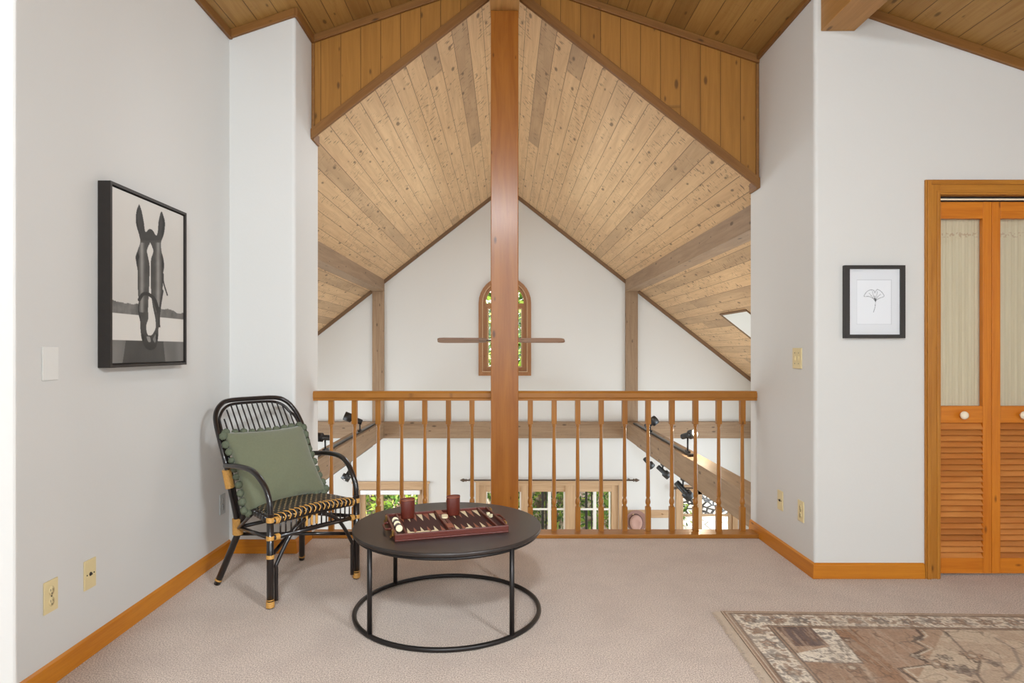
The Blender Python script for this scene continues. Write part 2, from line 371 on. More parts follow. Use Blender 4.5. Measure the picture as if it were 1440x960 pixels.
# skylight
g = thing('window_5', 'bright skylight in the pale plank slope at right', 'skylight', ((SK[0]+SK[1])/2, (SK[2]+SK[3])/2, hc(2.93)), kind='structure')
nrm = Vector((.783, 0, 1)).normalized()
bm = new(); a = [Vector((x, y, hc(x))) for x, y in ((SK[0], SK[2]), (SK[1], SK[2]), (SK[1], SK[3]), (SK[0], SK[3]))]
for i in range(4):
    p, q = a[i], a[(i+1) % 4]; face(bm, [p, q, q+nrm*.3, p+nrm*.3])
obj('shaft', bm, M['white_plastic'], g, True)
bm = new()
for i in range(4):
    p, q = a[i], a[(i+1) % 4]; c = sum(a, Vector())/4
    o1 = (p-c)*.045; o2 = (q-c)*.045
    hexa(bm, [p-nrm*.012, q-nrm*.012, q+o2-nrm*.012, p+o1-nrm*.012, p, q, q+o2, p+o1])
obj('skylight_frame', bm, M['trim_hall'], g, True)
bm = new(); face(bm, [v+nrm*.28 for v in a]); obj('pane', bm, M['glass'], g, True)
bm = new(); p = (a[0]+a[3])/2+nrm*.25; q = (a[1]+a[2])/2+nrm*.25; tube(bm, [p, q], .012, 6); obj('muntin', bm, M['whitewin'], g, True)
# ------------------------------------------------------------------ gable wall of the hall with its openings
def archpoly(cx, w, z0, zs, n=16): return [(cx-w, z0), (cx+w, z0)]+[(cx+w*math.cos(math.pi*i/n), zs+w*math.sin(math.pi*i/n)) for i in range(n+1)]
W = dict(left=(bx(506), bx(594), -1.9, bz(688)), mid=(bx(674), bx(870), -1.9, bz(682)), door=(bx(954), bx(1033), LOW+.02, bz(688)))
rect = lambda r: [(r[0], r[2]), (r[1], r[2]), (r[1], r[3]), (r[0], r[3])]
AC, AW, AZ0, AZS = -.011, .33, .9, 1.89
outline = [(-HX, LOW), (HX, LOW), (HX, hc(HX)), (-.01, 3.594), (-HX, hc(-HX))]
o = fillcurve('wall_back', [outline, archpoly(AC, AW, AZ0, AZS)]+[rect(W[k]) for k in W], .14, M['wall'], xz(YB+.07)); st(o, 'tall white gable wall at the far end of the hall')
# ------------------------------------------------------------------ trims
def strip(name_i, p0, p1, out, h=.05, t=.02, mat='trim', label='thin wooden ceiling trim'):
    p0, p1, o_ = Vector(p0), Vector(p1), Vector(out)*t; d = Vector((0, 0, -h)); bm = new()
    hexa(bm, [p0+d, p1+d, p1+d+o_, p0+d+o_, p0, p1, p1+o_, p0+o_], 0)
    st(obj('trim_%d' % name_i, bm, M[mat], bevel=.003), label, 'trim')
strip(1, (XL, 1.2, fc(XL)), (XL, YS, fc(XL)), (1, 0, 0), label='wooden trim along the top of the left wall')
strip(2, (XL, YS, fc(XL)), (XO, YS, fc(XO)), (0, -1, 0), label='short wooden trim above the narrow wall behind the chair')
strip(3, (XO, YS-.02, fc(XO)), (XO, YA, fc(XO)), (1, 0, 0), label='wooden trim above the left return wall')
strip(4, (XO, YA, fc(XO)), (-.01, YA, fc(0)), (0, -1, 0), label='wooden trim on the top edge of the left board panel')
strip(5, (-.01, YA, fc(0)), (XR, YA, fc(XR)), (0, -1, 0), label='wooden trim on the top edge of the right board panel')
strip(6, (XR, YR, fc(XR)), (XR, YA, fc(XR)), (-1, 0, 0), h=.03, label='wooden trim above the right return wall')
strip(7, (1.842, YR, fc(1.842)), (4.2, YR, fc(4.2)), (0, -1, 0), label='wooden trim on the slope above the louvered doors')
def slopestrip(i, y, x0, x1, fn, out, h, t, mat, label, a=.0):
    p0 = Vector((x0, y, fn(x0)+a)); p1 = Vector((x1, y, fn(x1)+a)); strip(i, p0, p1, out, h, t, mat, label)
slopestrip(8, YA, XO, -.09, hc, (0, -1, 0), .066, .03, 'trim', 'dark wooden trim under the left board panel')
slopestrip(9, YA, .08, XR, hc, (0, -1, 0), .066, .03, 'trim', 'dark wooden trim under the right board panel')
slopestrip(10, YB, -HX, -.01, hc, (0, -1, 0), .06, .03, 'trim_hall', 'wooden trim on the left slope of the far gable')
slopestrip(11, YB, -.01, HX, hc, (0, -1, 0), .06, .03, 'trim_hall', 'wooden trim on the right slope of the far gable')
strip(12, (XO+.001, YA-.001, fc(XO)-.05), (XO+.02, YA-.001, fc(XO)-.05), (0, -1, 0), h=fc(XO)-hc(XO)-.02, t=.015, label='upright trim at the left edge of the board panel')
strip(13, (XR-.02, YA-.001, fc(XR)-.05), (XR-.001, YA-.001, fc(XR)-.05), (0, -1, 0), h=fc(XR)-hc(XR)-.02, t=.015, label='upright trim at the right edge of the board panel')
strip(14, (XO, YA, hc(XO)), (XO, YW, hc(XO)), (1, 0, 0), h=.066, t=.012, label='short wooden trim under the ceiling at the left wall end')
strip(15, (XR, YA, hc(XR)), (XR, YW, hc(XR)), (-1, 0, 0), h=.066, t=.012, label='short wooden trim under the ceiling at the right wall end')
# baseboards
def baseboard(i, name, poly, label):
    bm = new(); n = len(poly)
    for (x0, y0), (x1, y1) in zip(poly, poly[1:]):
        d = Vector((x1-x0, y1-y0, 0)).normalized(); nn = Vector((d.y, -d.x, 0)); a, b = Vector((x0, y0, 0)), Vector((x1, y1, 0))
        e = d*.016
        up, u2 = Vector((0, 0, .072)), Vector((0, 0, .082))
        hexa(bm, [a, b, b+nn*.016+e*baseboard.ext, a+nn*.016-e*baseboard.ext0, a+u2, b+u2, b+nn*.010+up+e*.6*baseboard.ext, a+nn*.010+up-e*.6*baseboard.ext0], 0)
    st(obj(name, bm, M['base'], bevel=.002), label, 'baseboard')
baseboard.ext = baseboard.ext0 = 0
baseboard(0, 'baseboard_left', [(XL, 1.28), (XL, YS)], 'amber baseboard along the left wall')
baseboard.ext = 1
baseboard(0, 'baseboard_back', [(XL+.016, YS), (XO, YS)], 'short amber baseboard behind the chair')
baseboard.ext = 0; baseboard.ext0 = 1
baseboard(0, 'baseboard_left_return', [(XO, YS), (XO, 4.09)], 'short amber baseboard on the left wall end by the railing')
baseboard.ext, baseboard.ext0 = 1, 0
baseboard(0, 'baseboard_right_return', [(XR, YW), (XR, YR)], 'amber baseboard on the right return wall')
baseboard.ext, baseboard.ext0 = 0, 1
baseboard(0, 'baseboard_right', [(XR, YR), (2.208, YR)], 'amber baseboard left of the louvered doors')
# ------------------------------------------------------------------ post and beams
def beam(name, label, x0, x1, y0, y1, z0, z1, mat, bevel=.004, cat='beam'):
    bm = new(); box(bm, x0, x1, y0, y1, z0, z1); return tag(obj(name, bm, M[mat], bevel=bevel), label, cat, kind='thing')
PX0, PX1 = (690.2-CX)*4.1/F, (729-CX)*4.1/F
beam('wooden_post', 'tall varnished orange wooden post in the middle of the railing', PX0, PX1, 4.1, 4.255, 0, 3.38, 'post', cat='post')
beam('ridge_beam', 'thick wooden ridge beam resting on top of the orange post', PX0-.005, PX1+.005, -2.55, 4.2, 3.38, 3.58, 'beam_front')
bm = new(); x0, x1 = 1.664, 1.842; z0 = 2.886
hexa(bm, [(x0, -2.55, z0), (x1, -2.55, z0), (x1, YR, z0), (x0, YR, z0), (x0, -2.55, fc(x0)-.002), (x1, -2.55, fc(x1)-.002), (x1, YR, fc(x1)-.002), (x0, YR, fc(x0)-.002)], 1)
tag(obj('ceiling_beam', bm, M['beam_front'], bevel=.004), 'amber ceiling beam ending above the small framed drawing', 'beam', kind='thing')
for s, nm in ((-1, 'left'), (1, 'right')):
    xi, xo = s*1.742-.012, s*1.915-.008
    bm = new(); z0 = 2.055; a, b = min(xi, xo), max(xi, xo)
    hexa(bm, [(a, YW, z0), (b, YW, z0), (b, YB, z0), (a, YB, z0), (a, YW, max(hc(a), z0+.01)), (b, YW, max(hc(b), z0+.01)), (b, YB, max(hc(b), z0+.01)), (a, YB, max(hc(a), z0+.01))], 1)
    tag(obj('purlin_beam', bm, M['beam_hall'], bevel=.004), 'long ceiling purlin of the hall above the %s wall post' % nm, 'beam', kind='thing')
    beam('wall_post', 'flat wooden wall post on the far gable wall, %s of the arched window' % nm, a, b, YB-.05, YB-.001, .18, z0, 'beam_hall', cat='post')
    beam('side_beam', 'long level beam carrying track lights on the %s side of the hall' % nm, a, b, YW, YB-.061, -.057, .18, 'beam_hall')
    if s == 1: beam('tie_beam', 'wide horizontal beam across the far gable wall', -HX, HX, YB-.06, YB-.001, -.06, .178, 'beam_hall')
# ------------------------------------------------------------------ railings
def baluster(parent, x, y, z0, z1):
    bm = new(); s = .0165; q0, q1 = z0+.155, z1-.155
    for a, b in ((z0, q0), (q1, z1)): box(bm, x-s, x+s, y-s, y+s, a, b, 2)
    prof = [(.0165, q0-.004), (.012, q0+.008), (.012, q0+.014), (.0165, q0+.022), (.0175, q0+.034), (.014, q0+.05), (.0105, q0+.058), (.014, q0+.068), (.0145, q0+.075), (.0135, q0+.12), (.0105, q1-.04), (.0095, q1-.02), (.013, q1-.014), (.013, q1-.008), (.011, q1-.003), (.0165, q1+.004)]
    lathe(bm, prof, (x, y, 0), seg=14)
    L = bm.loops.layers.uv.active; k = random.random()*9
    for f in bm.faces:
        for lp in f.loops: lp[L].uv = (lp.vert.co.z+k, lp.vert.co.x+lp.vert.co.y*1.3+k)
    return obj('baluster', bm, M['rail'], parent)
YRL = 4.185
lx = [466, 498.8, 532.1, 564.9, 597.5, 630.8, 663.8]; rx = [745.7, 779.1, 812.3, 845.2, 878.3, 911.2, 944.6, 977.8, 1010.6, 1043.8]
for nm, x0, x1, pxs in (('left', XO, PX0, lx), ('right', PX1, XR, rx)):
    t = thing('railing', 'amber wooden railing with turned balusters %s of the orange post' % nm, 'railing', ((x0+x1)/2, YRL, 0)); ox = (x0+x1)/2
    bm = new()
    prof = [(-.030, .876), (.030, .876), (.030, .889), (.036, .897), (.036, .925), (.028, .937), (-.028, .937), (-.036, .925), (-.036, .897), (-.030, .889)]
    n = len(prof); A = [bm.verts.new((x0-ox, p, z)) for p, z in prof]; B = [bm.verts.new((x1-ox, p, z)) for p, z in prof]; L = bm.loops.layers.uv.active
    for i in range(n):
        f = bm.faces.new((A[i], A[(i+1) % n], B[(i+1) % n], B[i]))
        for lp in f.loops: lp[L].uv = (lp.vert.co.x, i*.03+lp.vert.co.y)
    bm.faces.new(A[::-1]); bm.faces.new(B); obj('handrail', bm, M['rail'], t)
    bm = new(); box(bm, x0-ox, x1-ox, -.095, .03, 0, .026, 0); obj('bottom_rail', bm, M['rail'], t, bevel=.004)
    for p in pxs: baluster(t, (p-CX)*YRL/F-ox, 0, .026, .876)
# sill continues under the post
# ------------------------------------------------------------------ windows of the far wall
def frame_rect(bm, x0, x1, z0, z1, w, y0, y1):
    box(bm, x0, x0+w, y0, y1, z0, z1, 2); box(bm, x1-w, x1, y0, y1, z0, z1, 2)
    box(bm, x0+w, x1-w, y0, y1, z1-w, z1, 0); box(bm, x0+w, x1-w, y0, y1, z0, z0+w, 0)
# arched
g = thing('window_1', 'small arched window behind the post in the far gable', 'window', (AC, YB, AZ0), kind='structure')
def ringplate(name, outer, inner, y, d, mat, parent):
    o = fillcurve(name, [outer, inner], d, mat, Matrix.Translation((-parent.location.x, -parent.location.y, -parent.location.z)) @ xz(y), parent); return o
ringplate('casing', archpoly(AC, .379, .84, AZS), archpoly(AC, .318, .905, AZS), YB-.02, .045, M['archwood'], g)
ringplate('casing_bead', archpoly(AC, .352, .868, AZS), archpoly(AC, .335, .885, AZS), YB-.045, .012, M['archwood'], g)
ringplate('window_frame', archpoly(AC, .322, .9, AZS), archpoly(AC, .275, .945, AZS), YB+.03, .06, M['archwood'], g)
ringplate('sash', [(AC-.278, .94), (AC+.278, .94), (AC+.278, 1.84), (AC-.278, 1.84)], [(AC-.235, .975), (AC+.235, .975), (AC+.235, 1.80), (AC-.235, 1.80)], YB+.02, .05, M['archwood'], g)
ringplate('sash_bead', archpoly(AC, .328, .893, AZS), archpoly(AC, .316, .905, AZS), YB-.04, .012, M['winwood'], g)
ringplate('sash_bead', [(AC-.25, .96), (AC+.25, .96), (AC+.25, 1.815), (AC-.25, 1.815)], [(AC-.238, .972), (AC+.238, .972), (AC+.238, 1.803), (AC-.238, 1.803)], YB-.008, .008, M['winwood'], g)
bm = new(); box(bm, AC-.3, AC+.3, YB-.01, YB+.06, 1.84, 1.885, 0); obj('transom_bar', bm, M['archwood'], g, True)
bm = new()
for k in range(1, 4):
    z = .975+.825*k/4; box(bm, AC-.235, AC+.235, YB+.02, YB+.032, z-.006, z+.006, 0)
box(bm, AC-.006, AC+.006, YB+.02, YB+.032, .975, 1.8, 2)
for an in (45, 90, 135): 
    c, s = math.cos(math.radians(an)), math.sin(math.radians(an)); tube(bm, [(AC, YB+.026, 1.885), (AC+.275*c, YB+.026, AZS+.275*s)], .006, 6)
obj('muntins', bm, M['black_metal'], g, True)
bm = new(); pts = archpoly(AC, .28, .945, AZS); face(bm, [(x, YB+.04, z) for x, z in pts]); obj('pane', bm, M['glass'], g, True)
# left window
def cas(g, x0, x1, z0, z1, w=.09):
    bm = new(); box(bm, x0-w, x0, YB-.025, YB, z0-w, z1+w, 2); box(bm, x1, x1+w, YB-.025, YB, z0-w, z1+w, 2)
    box(bm, x0, x1, YB-.025, YB, z1, z1+w, 0); box(bm, x0, x1, YB-.025, YB, z0-w, z0, 0)
    box(bm, x0-w-.02, x1+w+.02, YB-.045, YB, z1+w, z1+w+.03, 0)
    obj('casing', bm, M['winwood'], g, True, .004)
x0, x1, z0, z1 = W['left']; g = thing('window_2', 'low window with white roller shade left of the table top', 'window', ((x0+x1)/2, YB, z0), kind='structure')
cas(g, x0, x1, z0, z1)
bm = new(); frame_rect(bm, x0, x1, z0, z1, .07, YB+.02, YB+.09)
for p in (534.5, 565): box(bm, bx(p)-.035, bx(p)+.035, YB+.02, YB+.09, z0, z1, 2)
obj('window_frame', bm, M['winwood'], g, True)
bm = new(); face(bm, [(x0, YB+.06, z0), (x1, YB+.06, z0), (x1, YB+.06, z1), (x0, YB+.06, z1)]); obj('pane', bm, M['glass'], g, True)
bm = new(); box(bm, bx(508), bx(591), YB-.07, YB-.03, bz(694), bz(688)); obj('roller_shade', bm, M['shade_w'], g, True, .008)
# middle windows
x0, x1, z0, z1 = W['mid']; g = thing('window_3', 'wide casement window with three lights below the railing', 'window', ((x0+x1)/2, YB, z0), kind='structure')
cas(g, x0, x1, z0, z1, .05)
bm = new(); frame_rect(bm, x0, x1, z0, z1, .1, YB+.02, YB+.1)
for a, b in ((733, 744), (795, 810)): box(bm, bx(a), bx(b), YB-.005, YB+.1, z0, z1, 2)
obj('window_frame', bm, M['winwood'], g, True, .004)
bm = new()
for a, b, vs in ((683, 733, (708,)), (744, 795, (773,)), (810, 859, (837,))):
    frame_rect(bm, bx(a), bx(b), z0+.1, z1-.07, .022, YB+.04, YB+.07)
    for v in vs: box(bm, bx(v)-.022, bx(v)+.022, YB+.04, YB+.07, z0+.1, z1-.07, 2)
    box(bm, bx(a), bx(b), YB+.045, YB+.065, bz(717)-.012, bz(717)+.012, 0)
obj('sash', bm, M['whitewin'], g, True)
bm = new(); face(bm, [(x0, YB+.055, z0), (x1, YB+.055, z0), (x1, YB+.055, z1), (x0, YB+.055, z1)]); obj('pane', bm, M['glass'], g, True)
def rod(label, a, b, y):
    t = thing('curtain_rod', label, 'curtain rod', (bx((a+b)/2), YB-.1, bz(y)))
    bm = new(); tube(bm, [(bx(a+5), YB-.1, bz(y)), (bx(b-5), YB-.1, bz(y))], .011, 8); obj('rod', bm, M['rod'], t, True)
    for q, s in ((a, -1), (b, 1)):
        bm = new(); lathe(bm, [(.01, 0), (.022, .008), (.022, .015), (.012, .022), (.026, .045), (.02, .065), (.004, .095), (0, .1)], (bx(q-s*5), YB-.1, bz(y)), (s, 0, 0), 12); obj('finial', bm, M['rod'], t, True)
        bm = new(); box(bm, bx(q-s*9)-.008, bx(q-s*9)+.008, YB-.1, YB, bz(y)-.012, bz(y)+.005); obj('bracket', bm, M['rod'], t, True)
rod('slim bronze curtain rod with finials over the wide middle window', 652, 893, 673)
rod('short bronze curtain rod over the glazed garden door', 944, 1040, 684)
# garden door
x0, x1, z0, z1 = W['door']; g = thing('door_2', 'glazed garden door seen under the right side beam', 'door', ((x0+x1)/2, YB, z0), kind='structure')
bm = new(); w = .07
for a, b in ((x0-w+.03, x0+.03), (x1-.03, x1+w-.03)): box(bm, a, b, YB-.03, YB, z0, z1+w, 2)
box(bm, x0+.03, x1-.03, YB-.03, YB, z1, z1+w, 0); obj('casing', bm, M['winwood'], g, True, .004)
bm = new(); frame_rect(bm, x0, x1, z0, z1, .075, YB+.02, YB+.07); box(bm, bx(985)-.03, bx(985)+.03, YB+.02, YB+.07, z0, z1, 2)
box(bm, x0, x1, YB+.025, YB+.06, bz(725)-.014, bz(725)+.014, 0); obj('door_frame', bm, M['winwood'], g, True)
bm = new(); face(bm, [(x0, YB+.05, z0), (x1, YB+.05, z0), (x1, YB+.05, z1), (x0, YB+.05, z1)]); obj('pane', bm, M['glass'], g, True)
# peg rail and hat
t = thing('peg_rail', 'pale wooden peg rail on the far wall behind the pink hat', 'peg rail', (bx(911), YB, bz(722)))
bm = new(); box(bm, bx(878), bx(944), YB-.02, YB, bz(727.5), bz(716.5), 0); obj('board', bm, M['winwood'], t, True, .003)
for p in (889, 931):
    bm = new(); lathe(bm, [(.012, 0), (.008, .01), (.007, .05), (.014, .06), (.012, .075), (0, .08)], (bx(p), YB-.02, bz(722)), (0, -1, .15), 10); obj('peg', bm, M['winwood'], t, True)
hx, hz = bx(893.5), bz(730)
t = thing('hat', 'dusty pink wide brimmed hat hanging on the far wall', 'hat', (hx, YB-.06, hz))
axh = Vector((-.12, -1, .10)).normalized(); bm = new()
lathe(bm, [(0, -.012), (.105, -.012), (.15, .002), (.152, .012), (.145, .012), (.1, .0), (.0, .0)], (hx, YB-.085, hz), axh, 32, sq=1.0); obj('brim', bm, plain('brim_felt', srgb(158, 124, 114), .9), t, True)
bm = new(); lathe(bm, [(.092, -.002), (.09, .05), (.08, .085), (.06, .098), (.035, .085), (0, .075)], (hx-.01, YB-.09, hz-.02), axh, 28, sq=1.22, ref=(1, 0, 0)); obj('crown', bm, M['hat'], t, True)
bm = new(); lathe(bm, [(.094, .0), (.1, .003), (.098, .026), (.09, .03)], (hx-.01, YB-.09, hz-.02), axh, 28, sq=1.22, ref=(1, 0, 0)); obj('hatband', bm, M['hatband'], t, True)
# ------------------------------------------------------------------ ceiling fan
FX, FY, FZ = (705-CX)*6.8/F, 6.8, 1.31
t = thing('ceiling_fan', 'ceiling fan with long thin blades hanging behind the orange post', 'ceiling fan', (FX, FY, FZ))
bm = new(); tube(bm, [(FX, FY, hc(FX)), (FX, FY, FZ+.1)], .012, 8); obj('downrod', bm, M['rod'], t, True)
bm = new(); lathe(bm, [(.02, .14), (.05, .13), (.095, .09), (.1, .03), (.085, 0), (.04, -.03), (.03, -.07), (0, -.08)], (FX, FY, FZ), seg=24); obj('motor', bm, M['rod'], t, True)
for k in range(4):
    an = math.radians(90*k+3); d = Vector((math.cos(an), math.sin(an), 0)); n = Vector((-math.sin(an), math.cos(an), 0)); pit = Vector((0, 0, 1))*math.tan(math.radians(17))
    bm = new(); prof = [(.16, .05), (.22, .062), (.4, .066), (.6, .068), (.655, .06), (.675, .035)]
    up = [Vector((FX, FY, FZ+.0))+d*r+(n+pit)*w_ for r, w_ in prof]; dn = [Vector((FX, FY, FZ))+d*r-(n+pit)*w_ for r, w_ in prof]
    th = Vector((0, 0, .007))
    for i in range(len(prof)-1): hexa(bm, [dn[i]-th, dn[i+1]-th, up[i+1]-th, up[i]-th, dn[i]+th, dn[i+1]+th, up[i+1]+th, up[i]+th], 0)
    bmesh.ops.remove_doubles(bm, verts=bm.verts, dist=1e-5)
    bl = obj('blade', bm, M['fan_dark'], t, True)
    bm = new(); tube(bm, [Vector((FX, FY, FZ))+d*.08, Vector((FX, FY, FZ))+d*.24], .01, 6); obj('blade_iron', bm, M['rod'], bl, True) if False else obj('blade_iron', bm, M['rod'], t, True)
# ------------------------------------------------------------------ track lights
def track(label, p0, p1):
    t = thing('light_track', label, 'light track', ((Vector(p0)+Vector(p1))/2)); bm = new(); p0, p1 = Vector(p0), Vector(p1); w = .018
    hexa(bm, [p0+Vector((-w, 0, 0)), p0+Vector((w, 0, 0)), p1+Vector((w, 0, 0)), p1+Vector((-w, 0, 0)), p0+Vector((-w, 0, .022)), p0+Vector((w, 0, .022)), p1+Vector((w, 0, .022)), p1+Vector((-w, 0, .022))], 1)
    obj('rail_channel', bm, M['steel'], t, True, .003)
    bm = new(); box(bm, p0.x-.025, p0.x+.025, p0.y-.05, p0.y, p0.z, p0.z+.026); obj('end_cap', bm, M['black_metal'], t, True)
    return t
XRB, XLB = 1.82, -1.84
track('steel light track on top of the right side beam', (XRB-.03, 6.2, .18), (XRB-.03, 8.9, .18))
track('dark light track on top of the left side beam', (XLB+.03, 4.4, .18), (XLB+.03, 9.0, .18))
track('dark light track under the right side beam', (XRB-.04, 5.9, -.085), (XRB-.04, 8.6, -.085))
track('dark light track under the left side beam', (XLB+.04, 5.4, -.085), (XLB+.04, 8.6, -.085))
def spot(label, base, stem_h, aim, length, r, lens, up=True, mat='steel', cup=None, back=.45):
    b = Vector(base); t = thing('spotlight', label, 'spotlight', b, group='track spotlights in the hall'); s = 1 if up else -1
    bm = new(); box(bm, b.x-.014, b.x+.014, b.y-.05, b.y+.05, b.z, b.z+s*.02); obj('adapter', bm, M['black_metal'], t, True)
    bm = new(); e = b+Vector((0, 0, s*stem_h)); tube(bm, [b, e], .009, 8); obj('stem', bm, M['black_metal'], t, True)
    a = Vector(aim).normalized(); c = e; o = c-a*length*back; l = length
    prof = [(0, 0), (r*.55, 0), (r*.62, .01), (r*.62, l*.55), (r, l*.6), (r, l), (r*.86, l), (r*.8, l*.86), (0, l*.86)]
    if cup: prof = [(0, 0), (r*.45, 0), (r*.5, l*.1), (r*.5, l*.6), (r, l*.62), (r, l), (r*.86, l), (r*.8, l*.9), (0, l*.9)]
    bm = new(); lathe(bm, prof, o, a, 20); obj('lamp_housing', bm, M[mat], t, True)
    bm = new(); lathe(bm, [(0, l*.87), (r*.8, l*.87), (r*.7, l*.95), (0, l*.99)], o, a, 18); obj('bulb', bm, M[lens], t, True)
    return o+a*l
lit = spot('lit spotlight with glowing bulb on the right beam track', (XRB-.03, 6.29, .2), .17, (.62, -.75, .32), .16, .045, 'bulb')
spot('large grey spotlight pointing up on the far end of the right beam', (XRB-.03, 7.92, .2), .10, (.80, .25, .50), .17, .055, 'dark')
spot('small spotlight farthest along under the right beam', (XRB-.04, 8.0, -.083), .11, (.65, .1, -.72), .15, .045, 'dark', False)
spot('middle spotlight of three under the right beam', (XRB-.04, 7.25, -.083), .08, (.55, -.1, -.5), .17, .042, 'dark', False)
spot('nearest and largest spotlight under the right beam', (XRB-.04, 6.42, -.083), .11, (.55, -.3, -.62), .22, .05, 'dark', False)
spot('black spotlight at the far end of the left beam', (XLB+.03, 7.95, .2), .12, (-.85, -.1, .35), .23, .055, 'dark', mat='black_metal', back=.12)
spot('black spotlight close to the narrow wall on the left beam', (XLB+.03, 6.42, .2), .13, (-.8, -.4, .1), .15, .045, 'dark', mat='black_metal')
spot('spotlight under the left beam aimed down with a pale bulb', (XLB+.04, 7.35, -.083), .12, (-.42, -.35, -.72), .17, .05, 'bulb_dim', False, cup=1)
# ------------------------------------------------------------------ louvered bifold doors
g = thing('door_1', 'louvered bifold closet doors with curtained glass', 'door', ((DX0+DX1)/2, YR, 0), kind='structure')
bm = new(); c0 = 2.21; w = .078
def casing_bar(bm, x0, x1, z0, z1, along): 
    box(bm, x0, x1, YR-.012, YR, z0, z1, along)
box(bm, c0, c0+w, YR-.014, YR, 0, 2.10, 2); box(bm, c0+w, DX1+.075, YR-.014, YR, 2.10-w, 2.10, 0); box(bm, DX1-.003, DX1+.075, YR-.014, YR, 0, 2.10-w, 2)
box(bm, c0+.006, c0+.026, YR-.022, YR-.014, 0, 2.094, 2); box(bm, c0+.026, DX1+.05, YR-.022, YR-.014, 2.074, 2.094, 0)
box(bm, c0+w-.02, c0+w-.008, YR-.018, YR-.014, 0, 2.034, 2); box(bm, c0+w-.02, DX1, YR-.018, YR-.014, 2.03, 2.042, 0)
obj('casing', bm, M['casing'], g, True, .003)
bm = new(); box(bm, DX0, DX0+.012, YR, YR+.1, 0, DH, 2); box(bm, DX0, DX1, YR, YR+.1, DH-.01, DH, 0); box(bm, DX1-.012, DX1, YR, YR+.1, 0, DH, 2); obj('jamb', bm, M['casing'], g, True)
bm = new(); box(bm, DX0+.012, DX1, YR+.03, YR+.06, DH-.035, DH-.01, 0); obj('track', bm, M['dark'], g, True)
bm = new(); box(bm, DX0+.012, DX1, YR+.012, YR+.02, 1.998, 2.006, 0); obj('track_lip', bm, M['ceramic'], g, True)
t_ = NT('gathered_curtain'); uvn = t_.n('ShaderNodeTexCoord').outputs['UV']; spx = t_.n('ShaderNodeSeparateXYZ'); t_.l(uvn, spx.inputs[0])
u, v = spx.outputs[0], spx.outputs[1]
n1 = t_.noise(t_.comb(t_.math('MULTIPLY', u, 60.), t_.math('MULTIPLY', v, 1.2)), 1., 2)
cc = t_.mix(n1, srgb(198, 184, 154), srgb(222, 210, 182))
band = t_.math('MULTIPLY', t_.ss(v, 1.808, 1.812), t_.math('SUBTRACT', 1., t_.ss(v, 1.835, 1.84)))
pat = t_.ss(t_.noise(t_.comb(t_.math('MULTIPLY', u, 70.), t_.math('MULTIPLY', v, 60.)), 1., 1), .5, .6)
cc = t_.mix(t_.math('MULTIPLY', t_.math('MULTIPLY', band, pat), .5), cc, srgb(170, 130, 104))
t_.col(cc); t_.set(Roughness=.8); M['curtain'] = t_.m
YD = YR+.035; zb, zt = .012, 1.995
def leaf(x0, x1):
    lf = None
    bm = new(); w = .046; th = .028
    box(bm, x0, x0+w, YD, YD+th, zb, zt, 2); box(bm, x1-w, x1, YD, YD+th, zb, zt, 2)
    zr = [(zb, zb+.085), (.815, .905), (1.905, zt)]
    for a, b in zr: box(bm, x0+w, x1-w, YD+.001, YD+th-.001, a, b, 0)
    lf = obj('door_leaf', bm, M['door'], g, True, .0025)
    bm = new(); n = 23; za, zc = zb+.085, .815; pitch = (zc-za)/n; L = bm.loops.layers.uv.active
    for i in range(n):
        z = za+pitch*(i+.5); y = YD+th/2; d = Vector((0, .013, .0185)); nn = Vector((0, -.0022, .0022)); a = Vector((x0+w-.003, y, z)); b = Vector((x1-w+.003, y, z))
        nf = len(bm.faces)
        hexa(bm, [a-d-nn, b-d-nn, b+d-nn, a+d-nn, a-d+nn, b-d+nn, b+d+nn, a+d+nn], 0)
        bm.faces.ensure_lookup_table()
        for f in bm.faces[nf:]:
            for lp in f.loops: lp[L].uv = (lp.vert.co.x+i*3.1, i*.03+.015+(lp.vert.co.z-z)*.2+.03*round(x0*100))
    g2 = lf; inv = lambda ob: ob
    o = obj('louvers', bm, M['louver'], None); o.parent = lf; o.location = (-g.location.x, -g.location.y, 0)
    bm = new(); a, b, c, d = x0+w-.004, x1-w+.004, .9, 1.91; L = bm.loops.layers.uv.active; N = 40
    vs = []
    for i in range(N+1):
        x = a+(b-a)*i/N; y = YD+th+.006+.003*math.sin(i*2.1)+.002*math.sin(i*5.3); vs.append((bm.verts.new((x, y, c)), bm.verts.new((x, y, d))))
    for i in range(N):
        f = bm.faces.new((vs[i][0], vs[i+1][0], vs[i+1][1], vs[i][1])); f.smooth = True
        for lp in f.loops: lp[L].uv = (lp.vert.co.x, lp.vert.co.z)
    o = obj('curtain', bm, M['curtain'], None); o.parent = lf; o.location = (-g.location.x, -g.location.y, 0)
    bm = new(); face(bm, [(a, YD+th*.5, c), (b, YD+th*.5, c), (b, YD+th*.5, d), (a, YD+th*.5, d)]); o = obj('pane', bm, M['glass'], None); o.parent = lf; o.location = (-g.location.x, -g.location.y, 0)
    bm = new(); kx = (x0+x1)/2-.005; lathe(bm, [(.008, 0), (.008, .01), (.018, .016), (.022, .024), (.02, .032), (.01, .038), (0, .039)], (kx, YD, .858), (0, -1, 0), 20)
    o = obj('knob', bm, M['ceramic'], None); o.parent = lf; o.location = (-g.location.x, -g.location.y, 0)
    for k in ('Specular IOR Level',): pass
lw_ = (1394.7-CX)*YD/F
leaf(lw_-.317, lw_-.001); leaf(lw_+.001, lw_+.318); leaf(lw_+.32, lw_+.636); leaf(lw_+.638, lw_+.93)
